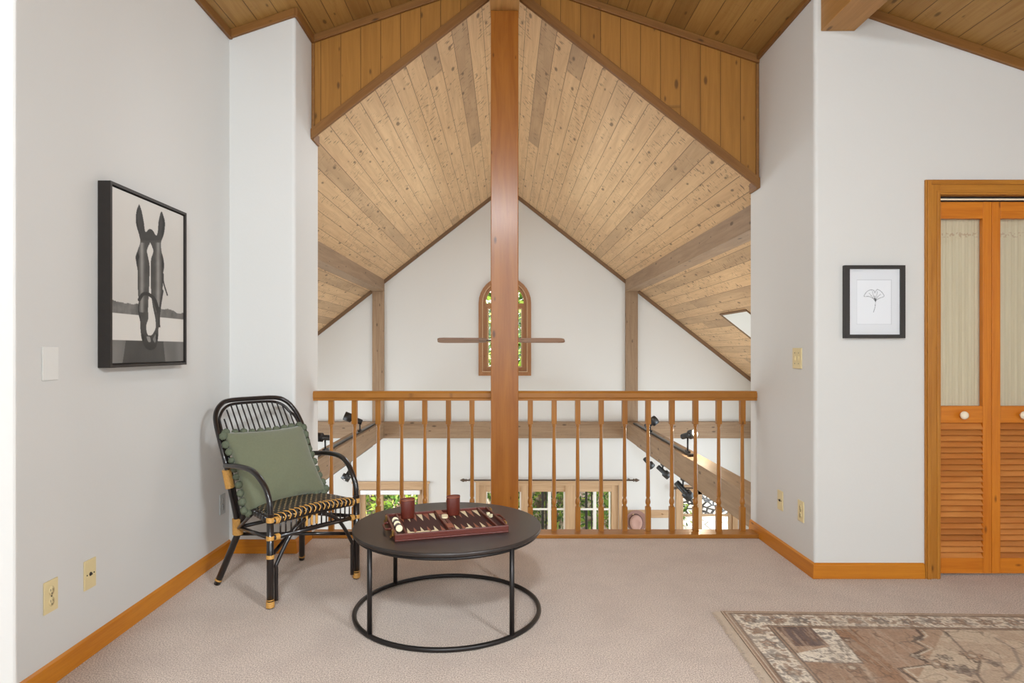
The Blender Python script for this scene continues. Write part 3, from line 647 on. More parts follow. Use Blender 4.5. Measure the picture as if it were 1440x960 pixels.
# ------------------------------------------------------------------ wall plates
def plate(kind, label, cat, c, wdir, n, w=.07, h=.115, mat='ivory', group=None):
    c = Vector(c); u = Vector(wdir); n = Vector(n); z = Vector((0, 0, 1))
    t = thing(kind, label, cat, c, group=group)
    def bxx(bm, cu, cz, w, h, d0, d1, mi=0):
        p = [c+u*(cu+a*w/2)+z*(cz+b*h/2)+n*d for d in (d0, d1) for a, b in ((-1, -1), (1, -1), (1, 1), (-1, 1))]; hexa(bm, p, mi=mi)
    bm = new(); bxx(bm, 0, 0, w, h, 0, .006); obj('plate', bm, M[mat], t, True, .002)
    if kind == 'wall_outlet':
        for s in (-.5, .5):
            bm = new(); lathe(bm, [(.017, .0055), (.017, .0075), (0, .0075)], c+z*s*.039, n, 20, sq=.82, ref=(0, 0, 1) if True else None); so = obj('socket', bm, M[mat], t, True)
            bm = new()
            for q in (-.006, .006): bxx(bm, q, s*.039+.003, .002, .008, .0074, .008)
            bxx(bm, 0, s*.039-.009, .004, .004, .0074, .008); obj('slots', bm, M['dark'], t, True)
        bm = new(); lathe(bm, [(.003, .006), (.002, .008), (0, .008)], c, n, 8); obj('screw', bm, M['dark'], t, True)
    elif kind == 'cable_outlet':
        bm = new(); lathe(bm, [(.008, .006), (.007, .008), (.004, .009), (.004, .012), (0, .012)], c, n, 14); obj('connector', bm, M['dark'], t, True)
        for s in (-1, 1):
            bm = new(); lathe(bm, [(.003, .006), (.002, .008), (0, .008)], c+u*s*.021, n, 8); obj('screw', bm, M['dark'], t, True)
    elif kind == 'light_switch':
        k = 2 if w > .09 else 0
        for q in ((-.023, .023) if k else ()):
            bm = new(); bxx(bm, q, 0, .012, .024, .006, .009); obj('toggle', bm, M[mat], t, True)
            for zq in (.03, -.03): bm = new(); bxx(bm, q, zq, .004, .004, .006, .0075); obj('screw', bm, M['dark'], t, True)
    return t
plate('wall_outlet', 'ivory power outlet nearest the left edge of the picture', 'outlet', (XL, 2.303, .318), (0, 1, 0), (1, 0, 0))
plate('cable_outlet', 'ivory cable plate right of the power outlet on the left wall', 'wall plate', (XL, 2.52, .322), (0, 1, 0), (1, 0, 0))
plate('blank_switch_plate', 'white blank wall plate left of the horse picture', 'wall plate', (XL, 2.30, 1.154), (0, 1, 0), (1, 0, 0), .08, .12, 'white_plastic')
plate('wall_outlet', 'grey painted outlet on the left wall behind the chair', 'outlet', (XL, 3.70, .314), (0, 1, 0), (1, 0, 0), mat='grey_plastic')
plate('light_switch', 'ivory double light switch on the right return wall', 'light switch', (XR, 3.575, 1.158), (0, -1, 0), (-1, 0, 0), .108, .115)
plate('cable_outlet', 'ivory cable plate low on the right return wall nearest the railing', 'wall plate', (XR, 3.795, .314), (0, -1, 0), (-1, 0, 0))
plate('wall_outlet', 'ivory power outlet low on the right return wall near its corner', 'outlet', (XR, 3.53, .316), (0, -1, 0), (-1, 0, 0))
# ------------------------------------------------------------------ pictures (prints painted as fine colour grids)
def grid_print(name, parent, P0, U, V, nu, nv, cols, mat):
    """P0 top-left corner, U to the right, V downwards; cols (nv+1, nu+1, 3) linear"""
    P0, U, V = np.array(P0), np.array(U), np.array(V)
    s, t = np.meshgrid(np.linspace(0, 1, nu+1), np.linspace(0, 1, nv+1)); co = P0+s[..., None]*U+t[..., None]*V
    me = bpy.data.meshes.new(name); idx = np.arange((nu+1)*(nv+1)).reshape(nv+1, nu+1)
    q = np.stack([idx[:-1, :-1], idx[1:, :-1], idx[1:, 1:], idx[:-1, 1:]], -1).reshape(-1, 4)
    me.from_pydata(co.reshape(-1, 3).tolist(), [], q.tolist())
    ca = me.color_attributes.new('Col', 'FLOAT_COLOR', 'POINT'); d = np.ones(((nu+1)*(nv+1), 4), np.float32); d[:, :3] = cols.reshape(-1, 3); ca.data.foreach_set('color', d.ravel())
    me.materials.append(mat); o = bpy.data.objects.new(name, me); C.objects.link(o)
    if parent is not None:
        me.transform(parent.matrix_basis.inverted()); o.parent = parent
    return o
def lin(a): 
    a = np.asarray(a, float)/255; return np.where(a <= .04045, a/12.92, ((a+.055)/1.055)**2.4)
def inpoly(X, Y, poly):
    m = np.zeros(X.shape, bool); n = len(poly)
    for i in range(n):
        x1, y1 = poly[i]; x2, y2 = poly[(i+1) % n]
        if y1 == y2: continue
        c = ((y1 > Y) != (y2 > Y)) & (X < (x2-x1)*(Y-y1)/(y2-y1)+x1); m ^= c
    return m
def sm(pts, n=5): return [(p.x, p.y) for p in smoothpts([(x, y, 0) for x, y in pts+pts[:1]], n)]
def vnoise(X, Y, sc, seed=0):
    r = np.random.RandomState(seed); G = r.rand(64, 64); x = X*sc; y = Y*sc; xi = np.floor(x).astype(int); yi = np.floor(y).astype(int); fx = x-xi; fy = y-yi; fx = fx*fx*(3-2*fx); fy = fy*fy*(3-2*fy)
    g = lambda a, b: G[a % 64, b % 64]
    return (g(xi, yi)*(1-fx)+g(xi+1, yi)*fx)*(1-fy)+(g(xi, yi+1)*(1-fx)+g(xi+1, yi+1)*fx)*fy
def fbm(X, Y, sc, seed=0, o=4): return sum(vnoise(X, Y, sc*2**i, seed+i)*.5**i for i in range(o))/sum(.5**i for i in range(o))
nu, nv = 210, 260
s, t = np.meshgrid(np.linspace(0, 1, nu+1), np.linspace(0, 1, nv+1))
# to the photo's foreshortened coordinates of the print
z_ = 2.571+.614*s; f_ = (1/2.571-1/z_)/(1/2.571-1/3.185); X = 122+346*f_; Y = (60+145*f_)+t*((900-5*f_)-(60+145*f_))
g = 212-18*t+8*(fbm(s, t, 3, 3)-.5)
tree = (t > .655-.03*fbm(s, t, 12, 5)+.03*s) & (t < .74)
g = np.where(tree, 92+70*(fbm(s, t, 16, 9)-.3), g)
g = np.where(t > .712-.0*s, 214, g); g = np.where(t > .868, 112+60*(fbm(s, t*.4, 5, 2)-.5), g)
g = np.where((t > .868) & (X > 178+(890-Y)*.15) & (X < 382-(890-Y)*.1), 66+20*(fbm(s, t, 8, 4)-.5), g)
sil = sm([(257, 145), (243, 185), (242, 240), (256, 290), (262, 325), (250, 365), (240, 395), (243, 425), (250, 470), (251, 560), (256, 620), (261, 690), (263, 740), (270, 790), (287, 828), (310, 840), (335, 830), (347, 790), (351, 720), (356, 660), (365, 600), (370, 540), (372, 480), (377, 445), (373, 405), (364, 370), (362, 330), (376, 290), (381, 240), (374, 205), (363, 183), (351, 225), (346, 280), (338, 297), (322, 272), (305, 266), (287, 278), (279, 230), (269, 180)])
hm = inpoly(X, Y, sil)
cxh = 308+(Y-270)*.0; side = np.abs(X-309)/65
tone = 66+26*(fbm(X/300, Y/300, 9, 21)-.5)+70*np.exp(-((side-.6)/.16)**2)*((Y > 330) & (Y < 660))-26*(side > .85)-22*(Y < 320)
tone = np.where(Y > 760, 60-(Y-760)*.3, tone); g = np.where(hm, tone, g)
def pm(pts, v, n=5):
    global g
    m = inpoly(X, Y, sm(pts, n)); g = np.where(m & hm, v if np.isscalar(v) else v, g)
pm([(310, 330), (295, 365), (300, 400), (307, 440), (306, 520), (302, 600), (300, 650), (301, 690), (291, 725), (297, 765), (318, 768), (336, 735), (334, 690), (322, 630), (314, 560), (312, 470), (314, 410), (325, 370)], 214)
pm([(292, 775), (300, 800), (312, 800), (308, 778)], 140); pm([(322, 790), (335, 765), (340, 780), (333, 805)], 120)
pm([(245, 385), (252, 380), (258, 395), (252, 412), (245, 408)], 22); pm([(366, 420), (374, 418), (376, 440), (368, 446)], 22)
pm([(250, 180), (262, 210), (262, 265), (252, 240), (248, 205)], 48); pm([(362, 205), (370, 240), (362, 280), (356, 250)], 50)
pm([(272, 760), (282, 775), (278, 800), (270, 785)], 26); pm([(338, 760), (346, 770), (342, 795), (336, 785)], 26)
def stroke(pts, w, v):
    global g
    P = smoothpts([(x, y, 0) for x, y in pts], 10); D = np.full(X.shape, 1e9)
    for a, b in zip(P, P[1:]):
        dx, dy = b.x-a.x, b.y-a.y; L = dx*dx+dy*dy+1e-9; h = np.clip(((X-a.x)*dx+(Y-a.y)*dy)/L, 0, 1); D = np.minimum(D, np.hypot(X-a.x-h*dx, Y-a.y-h*dy))
    g = np.where(D < w, v, g)
stroke([(258, 600), (275, 575), (300, 575), (330, 600), (350, 660)], 8, 38); stroke([(258, 610), (254, 650), (264, 700)], 3, 40)
stroke([(372, 480), (374, 520), (392, 580)], 3, 40); stroke([(370, 560), (360, 620), (352, 690), (354, 730)], 4.5, 46)
HXF = XL+.053
t = thing('horse_picture', 'large black framed photograph of a horse head on the left wall', 'picture', (XL, 2.88, 1.13)); t.rotation_euler = (0, 0, 0)
bm = new(); y0, y1, z0, z1 = 2.571, 3.185, 1.131, 1.884; w = .012
for a, b, c, d in ((y0, y0+w, z0, z1), (y1-w, y1, z0, z1), (y0+w, y1-w, z0, z0+w), (y0+w, y1-w, z1-w, z1)): box(bm, XL+.002, HXF, a, b, c, d)
obj('frame', bm, M['frame'], t, True)
bm = new(); box(bm, XL+.002, HXF-.02, y0+w, y1-w, z0+w, z1-w); obj('backing', bm, M['frame'], t, True)
gl = lin(np.clip(g, 0, 255)); cols = np.stack([gl*1.0, gl*.965, gl*.90], -1)
M['print'] = attr_mat('printed_canvas', .5)
ww = w+.006; grid_print('canvas', t, (HXF-.008, y0+ww, z1-ww), (0, y1-y0-2*ww, 0), (0, 0, -(z1-z0-2*ww)), nu, nv, cols, M['print'])
bm = new(); box(bm, HXF-.02, HXF-.0085, y0+ww, y1-ww, z0+ww, z1-ww); obj('canvas_body', bm, M['mat'], t, True)
# small drawing
k = YR/F*.992; x0, x1 = (1188.4-CX)*k, (1273.6-CX)*k; z1, z0 = HC-(372.7-CY)*k, HC-(475.3-CY)*k; YF = YR-.026
t = thing('leaf_drawing', 'small black framed line drawing of a leaf on the right wall', 'picture', ((x0+x1)/2, YR, z0))
bm = new(); wx, wz = .026, .019
for a, b, c, d in ((x0, x0+wx, z0, z1), (x1-wx, x1, z0, z1), (x0+wx, x1-wx, z0, z0+wz), (x0+wx, x1-wx, z1-wz, z1)): box(bm, a, b, YF, YR-.001, c, d)
obj('frame', bm, M['frame'], t, True)
nu, nv = 150, 190; s, tt = np.meshgrid(np.linspace(0, 1, nu+1), np.linspace(0, 1, nv+1)); X = 165+s*455; Y = 178+tt*590
g = np.full(X.shape, 226.); inner = (X > 235) & (X < 545) & (Y > 275) & (Y < 675); g = np.where(inner, 234., g)
edge = (np.abs(X-235) < 2.5) | (np.abs(X-545) < 2.5) | (np.abs(Y-275) < 2.5) | (np.abs(Y-675) < 2.5); g = np.where(edge & (X > 232) & (X < 548) & (Y > 272) & (Y < 678), 205., g)
for pts in ([(385, 565), (398, 520), (402, 470), (397, 420)], [(400, 468), (375, 440), (340, 425), (300, 425), (318, 390), (350, 368), (385, 370), (398, 395)], [(400, 468), (430, 445), (478, 425), (470, 400), (450, 378), (420, 362), (400, 385)], [(400, 465), (370, 425), (345, 395)], [(400, 465), (385, 420), (375, 380)], [(401, 465), (425, 425), (450, 405)], [(401, 465), (412, 420), (420, 380)]): stroke(pts, 2.4 if len(pts) > 3 else 1.6, 150 if len(pts) > 4 else 130)
stroke([(392, 440), (400, 455), (402, 470), (407, 450)], 4, 70)
gl = lin(g); cols = np.stack([gl, gl*.99, gl*1.0], -1)
grid_print('paper', t, (x0+wx, YF+.008, z1-wz), (x1-x0-2*wx, 0, 0), (0, 0, -(z1-z0-2*wz)), nu, nv, cols, M['print'])
bm = new(); face(bm, [(x0+wx, YF+.004, z0+wz), (x1-wx, YF+.004, z0+wz), (x1-wx, YF+.004, z1-wz), (x0+wx, YF+.004, z1-wz)]); obj('glass', bm, M['glass'], t, True)
# ------------------------------------------------------------------ rug
RWd, RDp = 2.5, 1.7; nu, nv = 560, 380
s, tt = np.meshgrid(np.linspace(0, RWd, nu+1), np.linspace(0, RDp, nv+1)); U_, V_ = s, tt     # metres from the back-left corner
d = np.minimum(np.minimum(U_, RWd-U_), np.minimum(V_, RDp-V_))
wear = fbm(U_, V_, 9, 31); strk = fbm(U_*6, V_*.6, 14, 41); fine = RS.rand(*U_.shape)
cream, brown, rust, dk, grey = lin((205, 192, 172)), lin((134, 104, 84)), lin((160, 128, 104)), lin((88, 72, 64)), lin((120, 110, 104))
col = np.empty(U_.shape+(3,)); col[:] = lin((186, 164, 142))
def put(m, c, a=1.):
    global col
    m = (m*a)[..., None]; col = col*(1-m)+np.asarray(c)*m
field = d > .168
P0r = Vector((.985, 2.931, 0)); uur = (math.cos(math.radians(-1.7)), math.sin(math.radians(-1.7)))
def rp(pts):      # corners of a woven patch, from floor points seen in the photograph to rug coordinates in metres
    out = []
    for px, py in pts:
        z = F*HC/(py-CY); x = (px-CX)*z/F-P0r.x; y = z-P0r.y; out.append((x*uur[0]+y*uur[1], x*uur[1]-y*uur[0]))
    return out
def patch(pts, c, a=1.): m = field & inpoly(U_, V_, rp(pts)); put(m, c, a); return m
put(field, lin((196, 178, 156)), .9); put(field & (wear > .52), rust, .35)
patch([(1080, 880), (1330, 885), (1290, 960), (1120, 960)], rust, .7)
m_ = patch([(1092, 885), (1140, 885), (1164, 911), (1118, 912)], lin((96, 80, 80)), .85); put(m_ & (strk > .52), brown, .6)
m_ = patch([(1120, 913), (1128, 936), (1205, 936), (1250, 990), (1150, 990)], brown, .55); put(m_ & (strk > .5), rust, .6)
m_ = patch([(1142, 887), (1173, 889), (1214, 936), (1128, 934), (1120, 922), (1168, 912)], lin((226, 216, 200)), .95); cr_ = m_
m_ = patch([(1173, 888), (1200, 888), (1262, 948), (1290, 975), (1240, 975), (1214, 936)], lin((150, 112, 84)), .8); put(m_ & (strk > .5), brown, .5)
m_ = patch([(1200, 886), (1296, 889), (1280, 906), (1300, 930), (1262, 948)], lin((168, 138, 116)), .8); put(m_ & (wear > .5), rust, .5)
zz = rp([(1290, 889), (1297, 897), (1284, 905), (1304, 915), (1282, 925), (1312, 938), (1264, 944), (1290, 962)])
def seg(pts, w, c, a=.85):
    for (x0_, y0_), (x1_, y1_) in zip(pts, pts[1:]):
        dx, dy = x1_-x0_, y1_-y0_; h = np.clip(((U_-x0_)*dx+(V_-y0_)*dy)/(dx*dx+dy*dy+1e-9), 0, 1); put(np.hypot(U_-x0_-h*dx, V_-y0_-h*dy) < w, c, a)
seg(zz, .007, dk); seg([(x+.02, y) for x, y in zz], .004, cream)
seg(rp([(1330, 892), (1372, 935), (1378, 934), (1374, 952), (1400, 985)]), .005, dk, .7); seg(rp([(1128, 934), (1214, 936)]), .004, dk, .6); seg(rp([(1173, 889), (1214, 936)]), .004, dk, .6)
seg(rp([(1400, 900), (1425, 915), (1436, 940), (1415, 960)]), .006, grey, .6)
p2 = cr_
band1 = (d > .04) & (d < .152); put(band1, lin((224, 213, 196)), .9)
put((np.abs(d-.034) < .004) | (np.abs(d-.155) < .0035) | (np.abs(d-.168) < .003), dk, .75); put((d > .158) & (d < .165), rust, .8); put((d < .029) & (d > .008), brown, .8); put(np.abs(d-.018) < .003, cream, .8)
# flowers and vines
strk = strk
def flower(cx, cy, r, c1, c2, a=.8):
    dx, dy = U_-cx, V_-cy; rr = np.hypot(dx, dy); an = np.arctan2(dy, dx); k = 5+int(cx*7) % 3
    e = r*(1+.25*np.cos(an*k+cx*9)); put(rr < e, c1, a); put(np.abs(rr-e) < .0045, dk, .7); put(rr < r*.45, c2, a); put(np.abs(rr-r*.45) < .003, dk, .6)
alongs = []
for q in np.arange(.095, RWd-.06, .115): alongs += [(q, .095), (q, RDp-.095)]
for q in np.arange(.21, RDp-.12, .115): alongs += [(.095, q), (RWd-.095, q)]
for i, (cx, cy) in enumerate(alongs): flower(cx, cy, .042 if i % 2 else .027, (rust, grey, lin((176, 140, 118)))[i % 3], (cream, brown)[i % 2])
leafn = fbm(U_, V_, 44, 55, 2); put(band1 & (np.abs(leafn-.5) < .018), dk, .55); put(band1 & (leafn > .62), brown, .75); put(band1 & (leafn < .36), grey, .7)
put(p2 & (np.abs(leafn-.5) < .03), dk, .6); put(p2 & (leafn > .63), grey, .8)
for i in range(70):
    cx, cy = RS.uniform(.25, RWd-.25), RS.uniform(.25, RDp-.25); flower(cx, cy, RS.uniform(.014, .036), (grey, rust, cream, brown)[i % 4], (dk, cream)[i % 2], .65)
put(field & (np.abs(fbm(U_, V_, 13, 66, 2)-.5) < .014), dk, .5)
put(np.ones_like(U_), lin((186, 168, 150)), np.clip((wear-.4)*.8, 0, .25)); put(np.ones_like(U_), lin((200, 184, 164)), (strk > .62)*.25)
col = np.clip(col*(.82+.36*fine[..., None]), 0, 1)
M['rug'] = attr_mat('woven_rug', .95, .5)
ang = math.radians(-1.7); P0 = Vector((.985, 2.931, .0105)); uu = Vector((math.cos(ang), math.sin(ang), 0)); vv = Vector((math.sin(ang), -math.cos(ang), 0))
t = thing('area_rug', 'faded brown and cream oriental rug at the lower right', 'rug', P0+uu*RWd/2+vv*RDp/2)
t.location.z = 0
bm = new(); a = P0.copy(); a.z = .001; zt_ = Vector((0, 0, .009)); hexa(bm, [a, a+uu*RWd, a+uu*RWd+vv*RDp, a+vv*RDp, a+zt_, a+uu*RWd+zt_, a+uu*RWd+vv*RDp+zt_, a+vv*RDp+zt_]); obj('backing', bm, plain('rug_edge', srgb(120, 98, 84), .95), t, True)
grid_print('woven_surface', t, P0, uu*RWd, vv*RDp, nu, nv, col, M['rug'])
bm = new(); random.seed(3)
for i in range(330):
    q = RDp*(i+.5)/330
    for sd in (0, 1):
        b0 = (P0+vv*q) if sd == 0 else (P0+vv*q+uu*RWd); dr = -uu if sd == 0 else uu; L_ = .045*random.uniform(.8, 1.05)
        b0 = Vector((b0.x, b0.y, .006)); e = b0+dr*L_+vv*random.uniform(-.006, .006); e.z = .003; m_ = b0+dr*L_*.5; m_.z = .0065
        w_ = vv*.0022; up = Vector((0, 0, .002))
        for A_, B_ in ((b0, m_), (m_, e)): face(bm, [A_-w_, A_+w_, B_+w_, B_-w_])
obj('fringe', bm, plain('rug_fringe', srgb(204, 186, 166), .9), t, True)
# ------------------------------------------------------------------ coffee table
TX, TY, TR, TH = -.268, 2.965, .432, .398
t = thing('coffee_table', 'round black metal coffee table with a ring base', 'table', (TX, TY, 0))
bm = new(); lathe(bm, [(0, TH-.02), (TR-.006, TH-.02), (TR-.001, TH-.017), (TR, TH-.012), (TR, TH-.004), (TR-.003, TH), (0, TH)], seg=96); obj('tabletop', bm, M['tabletop'], t)
for f in t.children[0].data.polygons:
    if abs(f.normal.z) > .9: f.use_smooth = False
bm = new(); tube(bm, [(.422*math.cos(a), .422*math.sin(a), .0115) for a in [2*math.pi*i/96 for i in range(96)]], .0105, 10, closed=True); obj('base_ring', bm, M['black_metal'], t)
bm = new(); tube(bm, [(.415*math.cos(a), .415*math.sin(a), TH-.027) for a in [2*math.pi*i/96 for i in range(96)]], .007, 8, closed=True); obj('top_ring', bm, M['black_metal'], t)
for q in range(4):
    a = math.radians(45+90*q-.5); bm = new(); tube(bm, [(.42*math.cos(a), .42*math.sin(a), .005), (.42*math.cos(a), .42*math.sin(a), TH-.02)], .0105, 12); obj('leg', bm, M['black_metal'], t)
# ------------------------------------------------------------------ backgammon set
BA = math.radians(16.9); BC = (-.278, 2.932, TH); LX, LY = .25, .182
t = thing('backgammon_case', 'open oxblood leather backgammon case lying on the coffee table', 'board game', BC, BA)
HB = .03; wl = .011
bm = new(); box(bm, -LX, LX, -LY, LY, 0, .006)
for a, b, c, d in ((-LX, LX, -LY, -LY+wl), (-LX, LX, LY-wl, LY), (-LX, -LX+wl, -LY+wl, LY-wl), (LX-wl, LX, -LY+wl, LY-wl)): box(bm, a, b, c, d, .006, HB)
obj('case_shell', bm, M['leather'], t, bevel=.002)
for x in (-LX+.05, LX-.05): bm = new(); box(bm, x-.004, x+.004, -LY+wl, LY-wl, .006, HB); obj('divider', bm, M['leather'], t)
bm = new()
for x in (-.009, .009): box(bm, x-.008, x+.008, -LY+.001, LY-.001, .006, HB+.001)
obj('centre_bar', bm, M['leather'], t, bevel=.002)
bm = new()
for a, b in ((-LX+wl, -LX+.046), (-LX+.054, -.017), (.017, LX-.054), (LX-.046, LX-wl)): box(bm, a, b, -LY+wl, LY-wl, .006, .0175)
obj('felt_lining', bm, M['felt'], t)
bm = new(); i = 0
for a, b in ((-LX+.054, -.017), (.017, LX-.054)):
    w = (b-a)/6
    for j in range(6):
        for s in (-1, 1):
            y0 = s*(LY-wl); y1 = s*(LY-wl-.125); x = a+w*j; mi = (j+(s > 0)) % 2
            bm = new(); face(bm, [(x+.002, y0, .0181), (x+w-.002, y0, .0181), (x+w/2, y1, .0181)] if s < 0 else [(x+w-.002, y0, .0181), (x+.002, y0, .0181), (x+w/2, y1, .0181)]); obj('point', bm, M[('cream', 'tan')[mi]], t)
for y in (-.11, .13): bm = new(); box(bm, -.014, .014, y-.032, y+.032, HB+.0011, HB+.0026); obj('hinge_strap', bm, M['tan'], t)
for x, s in ((-LX, -1), (LX, 1)):
    bm = new(); tube(bm, [(x, -.05, .02), (x+s*.012, -.05, .02), (x+s*.024, -.035, .018), (x+s*.024, .035, .018), (x+s*.012, .05, .02), (x, .05, .02)], .005, 8, smooth=5); obj('handle', bm, M['leather'], t)
    for y in (-.12, .13):
        bm = new(); box(bm, x-.002 if s > 0 else x-.006, x+.006 if s > 0 else x+.002, y-.014, y+.014, .012, .034); tube(bm, [(x+s*.006, y-.01, .012), (x+s*.012, y-.01, .004), (x+s*.012, y+.01, .004), (x+s*.006, y+.01, .012)], .0018, 6); obj('latch', bm, M['brass'], t)
RB = Matrix.Translation(BC) @ Matrix.Rotation(BA, 4, 'Z')
def cup(label, x, y):
    p = RB @ Vector((x, y, .0183)); c = thing('dice_cup', label, 'dice cup', p, BA+.15, 'dice cups on the board')
    bm = new(); lathe(bm, [(0, 0), (.031, 0), (.032, .003), (.034, .09), (.033, .092), (.031, .092), (.029, .01), (0, .008)], seg=32, sq=.62, ref=(1, 0, 0)); obj('cup_wall', bm, M['leather'], c)
    bm = new(); lathe(bm, [(.0335, .083), (.0348, .084), (.0348, .087), (.0338, .088)], seg=32, sq=.62, ref=(1, 0, 0)); obj('rim_band', bm, M['tan'], c)
def tolocal(px, py, h):
    z = F*(HC-h)/(py-CY); return RB.inverted() @ Vector(((px-CX)*z/F, z, h))
q = tolocal(573.5, 730, .41); cup('oxblood leather dice cup on the left half of the backgammon board', q.x, q.y)
q = tolocal(637.5, 725.5, .41); cup('oxblood leather dice cup near the middle bar of the backgammon board', q.x, q.y)
def checker(label, x, y, h=.0186, mat='chk_w', tilt=None, group='backgammon checkers'):
    p = RB @ Vector((x, y, h)); bm = new(); lathe(bm, [(0, 0), (.0135, 0), (.015, .0015), (.015, .0055), (.0135, .007), (.009, .006), (0, .006)], seg=20)
    o = obj('checker', bm, M[mat]); o.location = p; o.rotation_euler = (tilt or (0, 0, BA)); return tag(o, label, 'game piece', group)
fy = -LY+wl+.017
for i in range(4):
    checker(('ivory checker at the front left corner of the backgammon board', 'second ivory checker from the left along the front edge of the board', 'third ivory checker from the left along the front edge of the board', 'fourth ivory checker from the left along the front edge of the board')[i], -LX+.074+.033*i, fy, .0186)
checker('ivory checker lying on the front edge of the right half of the board', .075, fy)
for i in range(5):
    checker('ivory checker standing in the row in the left tray of the board', -LX+.028, -.10+.034*i, .033, tilt=(math.radians(78), 0, BA), group='checkers standing in the left tray') if i % 2 == 0 else checker('brown checker standing in the row in the left tray of the board', -LX+.028, -.10+.034*i, .033, 'chk_b', (math.radians(78), 0, BA), 'brown checkers standing in the left tray')
for i, y in enumerate((.02, .05)):
    checker(('ivory checker on the middle bar, the one closer to the viewer', 'ivory checker on the middle bar, the one farther from the viewer')[i], .003+.006*i, y, HB+.0012)
def die(label, x, y, r):
    p = RB @ Vector((x, y, .0177)); o_ = thing('die', label, 'die', p, r, 'dice in the right tray'); bm = new(); box(bm, -.0075, .0075, -.0075, .0075, 0, .015); obj('cube_body', bm, M['chk_w'], o_, bevel=.0015)
    bm = new()
    for a, b in ((-.004, -.004), (.004, .004), (0, 0)): lathe(bm, [(.0014, .0149), (.0012, .0154), (0, .0154)], (a, b, 0), seg=8)
    obj('pips', bm, M['dark'], o_)
die('ivory die in the right tray of the board, nearer the rear edge', LX-.03, .055, .3); die('ivory die in the right tray of the board, nearer the front', LX-.027, .02, .9)
# ------------------------------------------------------------------ rattan chair
FL = Vector((-1.096, 2.98, 0)); UX = Vector((.62, .785, 0)).normalized(); TBk = Vector((-UX.y, UX.x, 0))   # u along the front, t towards the back
def ch(u, t_, h): return Vector((u-.25, t_-.245, h))          # local chair frame, origin at centre of the footprint
CO = FL+UX*.25+TBk*.245; CR = math.atan2(UX.y, UX.x)
t = thing('rattan_armchair', 'black rattan armchair with natural cane bindings in the left corner', 'chair', CO, CR)
def rodp(name, pts, r, mat='rattan', sm_=6, seg=12, parent=None):
    bm = new(); tube(bm, [ch(*p) for p in pts], r, seg, smooth=sm_ if len(pts) > 2 else 0); return obj(name, bm, M[mat], parent or t)
def wrap(p0, p1, r, parent=None, name='cane_binding'):
    a, b = ch(*p0), ch(*p1); L_ = (b-a).length; n = max(2, int(L_/.006)); prof = [(r*.9, 0)]
    for i in range(n): prof += [(r, L_*(i+.15)/n), (r*1.03, L_*(i+.5)/n), (r, L_*(i+.85)/n), (r*.96, L_*(i+1)/n)]
    prof += [(r*.9, L_)]
    bm = new(); lathe(bm, prof, a, (b-a), 14); return obj(name, bm, M['cane'], parent or t)
W_ = .50; lr = .0165
for sd in (0, W_):
    s = 1 if sd == 0 else -1; inw = s
    # front leg runs up and bends back into the arm
    arm = [(sd, 0, .43), (sd, .005, .49), (sd-.0*s, .035, .55), (sd-.006*s, .085, .60), (sd-.010*s, .15, .628), (sd-.012*s, .25, .634), (sd-.006*s, .34, .627), (sd-.0*s, .405, .62)]
    rodp('leg', [(sd, 0, .004), (sd, 0, .44)], lr)
    rodp('armrest', arm, .0135)
    for z0, z1 in ((.006, .034), (.232, .25), (.318, .338), (.40, .424)): wrap((sd, 0, z0), (sd, 0, z1), .0185 if z0 > .01 else .0195)
    wrap((sd, 0, .039), (sd, 0, .043), .0175)
    # rear leg
    lg = rodp('leg', [(sd, .49, .004), (sd+s*.062, .395, .27), (sd+s*.072, .375, .34), (sd+s*.082, .36, .41)], .0165)
    wrap((sd+s*.062, .397, .262), (sd+s*.058, .393, .345), .0265); wrap((sd+s*.003, .484, .022), (sd+s*.005, .481, .03), .0178)
    wrap((sd+s*.022, .402, .505), (sd+s*.004, .404, .60), .022)
    # braces
    rodp('brace', [(sd+s*.03, -.002, .03), (sd+s*.03, -.002, .17), (sd+s*.037, -.002, .21), (sd+s*.12, -.002, .335), (sd+s*.235, 0, .40)], .0095)
    rodp('brace', [(sd+s*.05, .37, .30), (sd+s*.03, .28, .35), (sd+s*.02, .20, .40)], .008)
    rodp('side_rail', [(sd, .0, .328), (sd+s*.06, .38, .30)], .010); rodp('side_rail', [(sd, 0, .408), (sd+s*.078, .36, .40)], .013)
# stretchers crossing under the seat
rodp('stretcher', [(.065, .40, .262), (W_, .0, .238)], .009); rodp('stretcher', [(W_-.065, .40, .262), (0, .0, .238)], .009)
rodp('stretcher', [(.06, .385, .30), (W_-.06, .385, .30)], .010)
rodp('front_rail', [(0, -.004, .328), (W_, -.004, .328)], .0115)
rodp('front_rail', [(0, 0, .402), (.25, -.012, .408), (W_, 0, .402)], .013)
for u_ in (.022, W_-.022): wrap((u_, -.004, .328), (u_+(.022 if u_ < .2 else -.022), -.004, .328), .015); wrap((u_, 0, .405), (u_+(.03 if u_ < .2 else -.03), 0, .405), .017)
# back loop: two parallel rods
def loop(off, top):
    L_ = []
    a, b = -off, W_+off
    side = [(.392, .29, .058), (.397, .40, .042), (.40, .50, .022), (.405, .62, .004), (.455, .73, .0), (.51, .82, .006)]
    for tt_, h, k_ in side: L_.append((a+k_, tt_, h))
    L_ += [(a+.022, .545, .872-top), (a+.055, .565, .912-top), (a+.11, .582, .933-top), (.25, .588, .936-top), (b-.11, .582, .933-top), (b-.055, .565, .912-top), (b-.022, .545, .872-top)]
    for tt_, h, k_ in reversed(side): L_.append((b-k_, tt_, h))
    return L_
rodp('back_frame', loop(0, 0), .0125, sm_=6); rodp('back_frame', loop(-.021, .021), .0075, sm_=6)
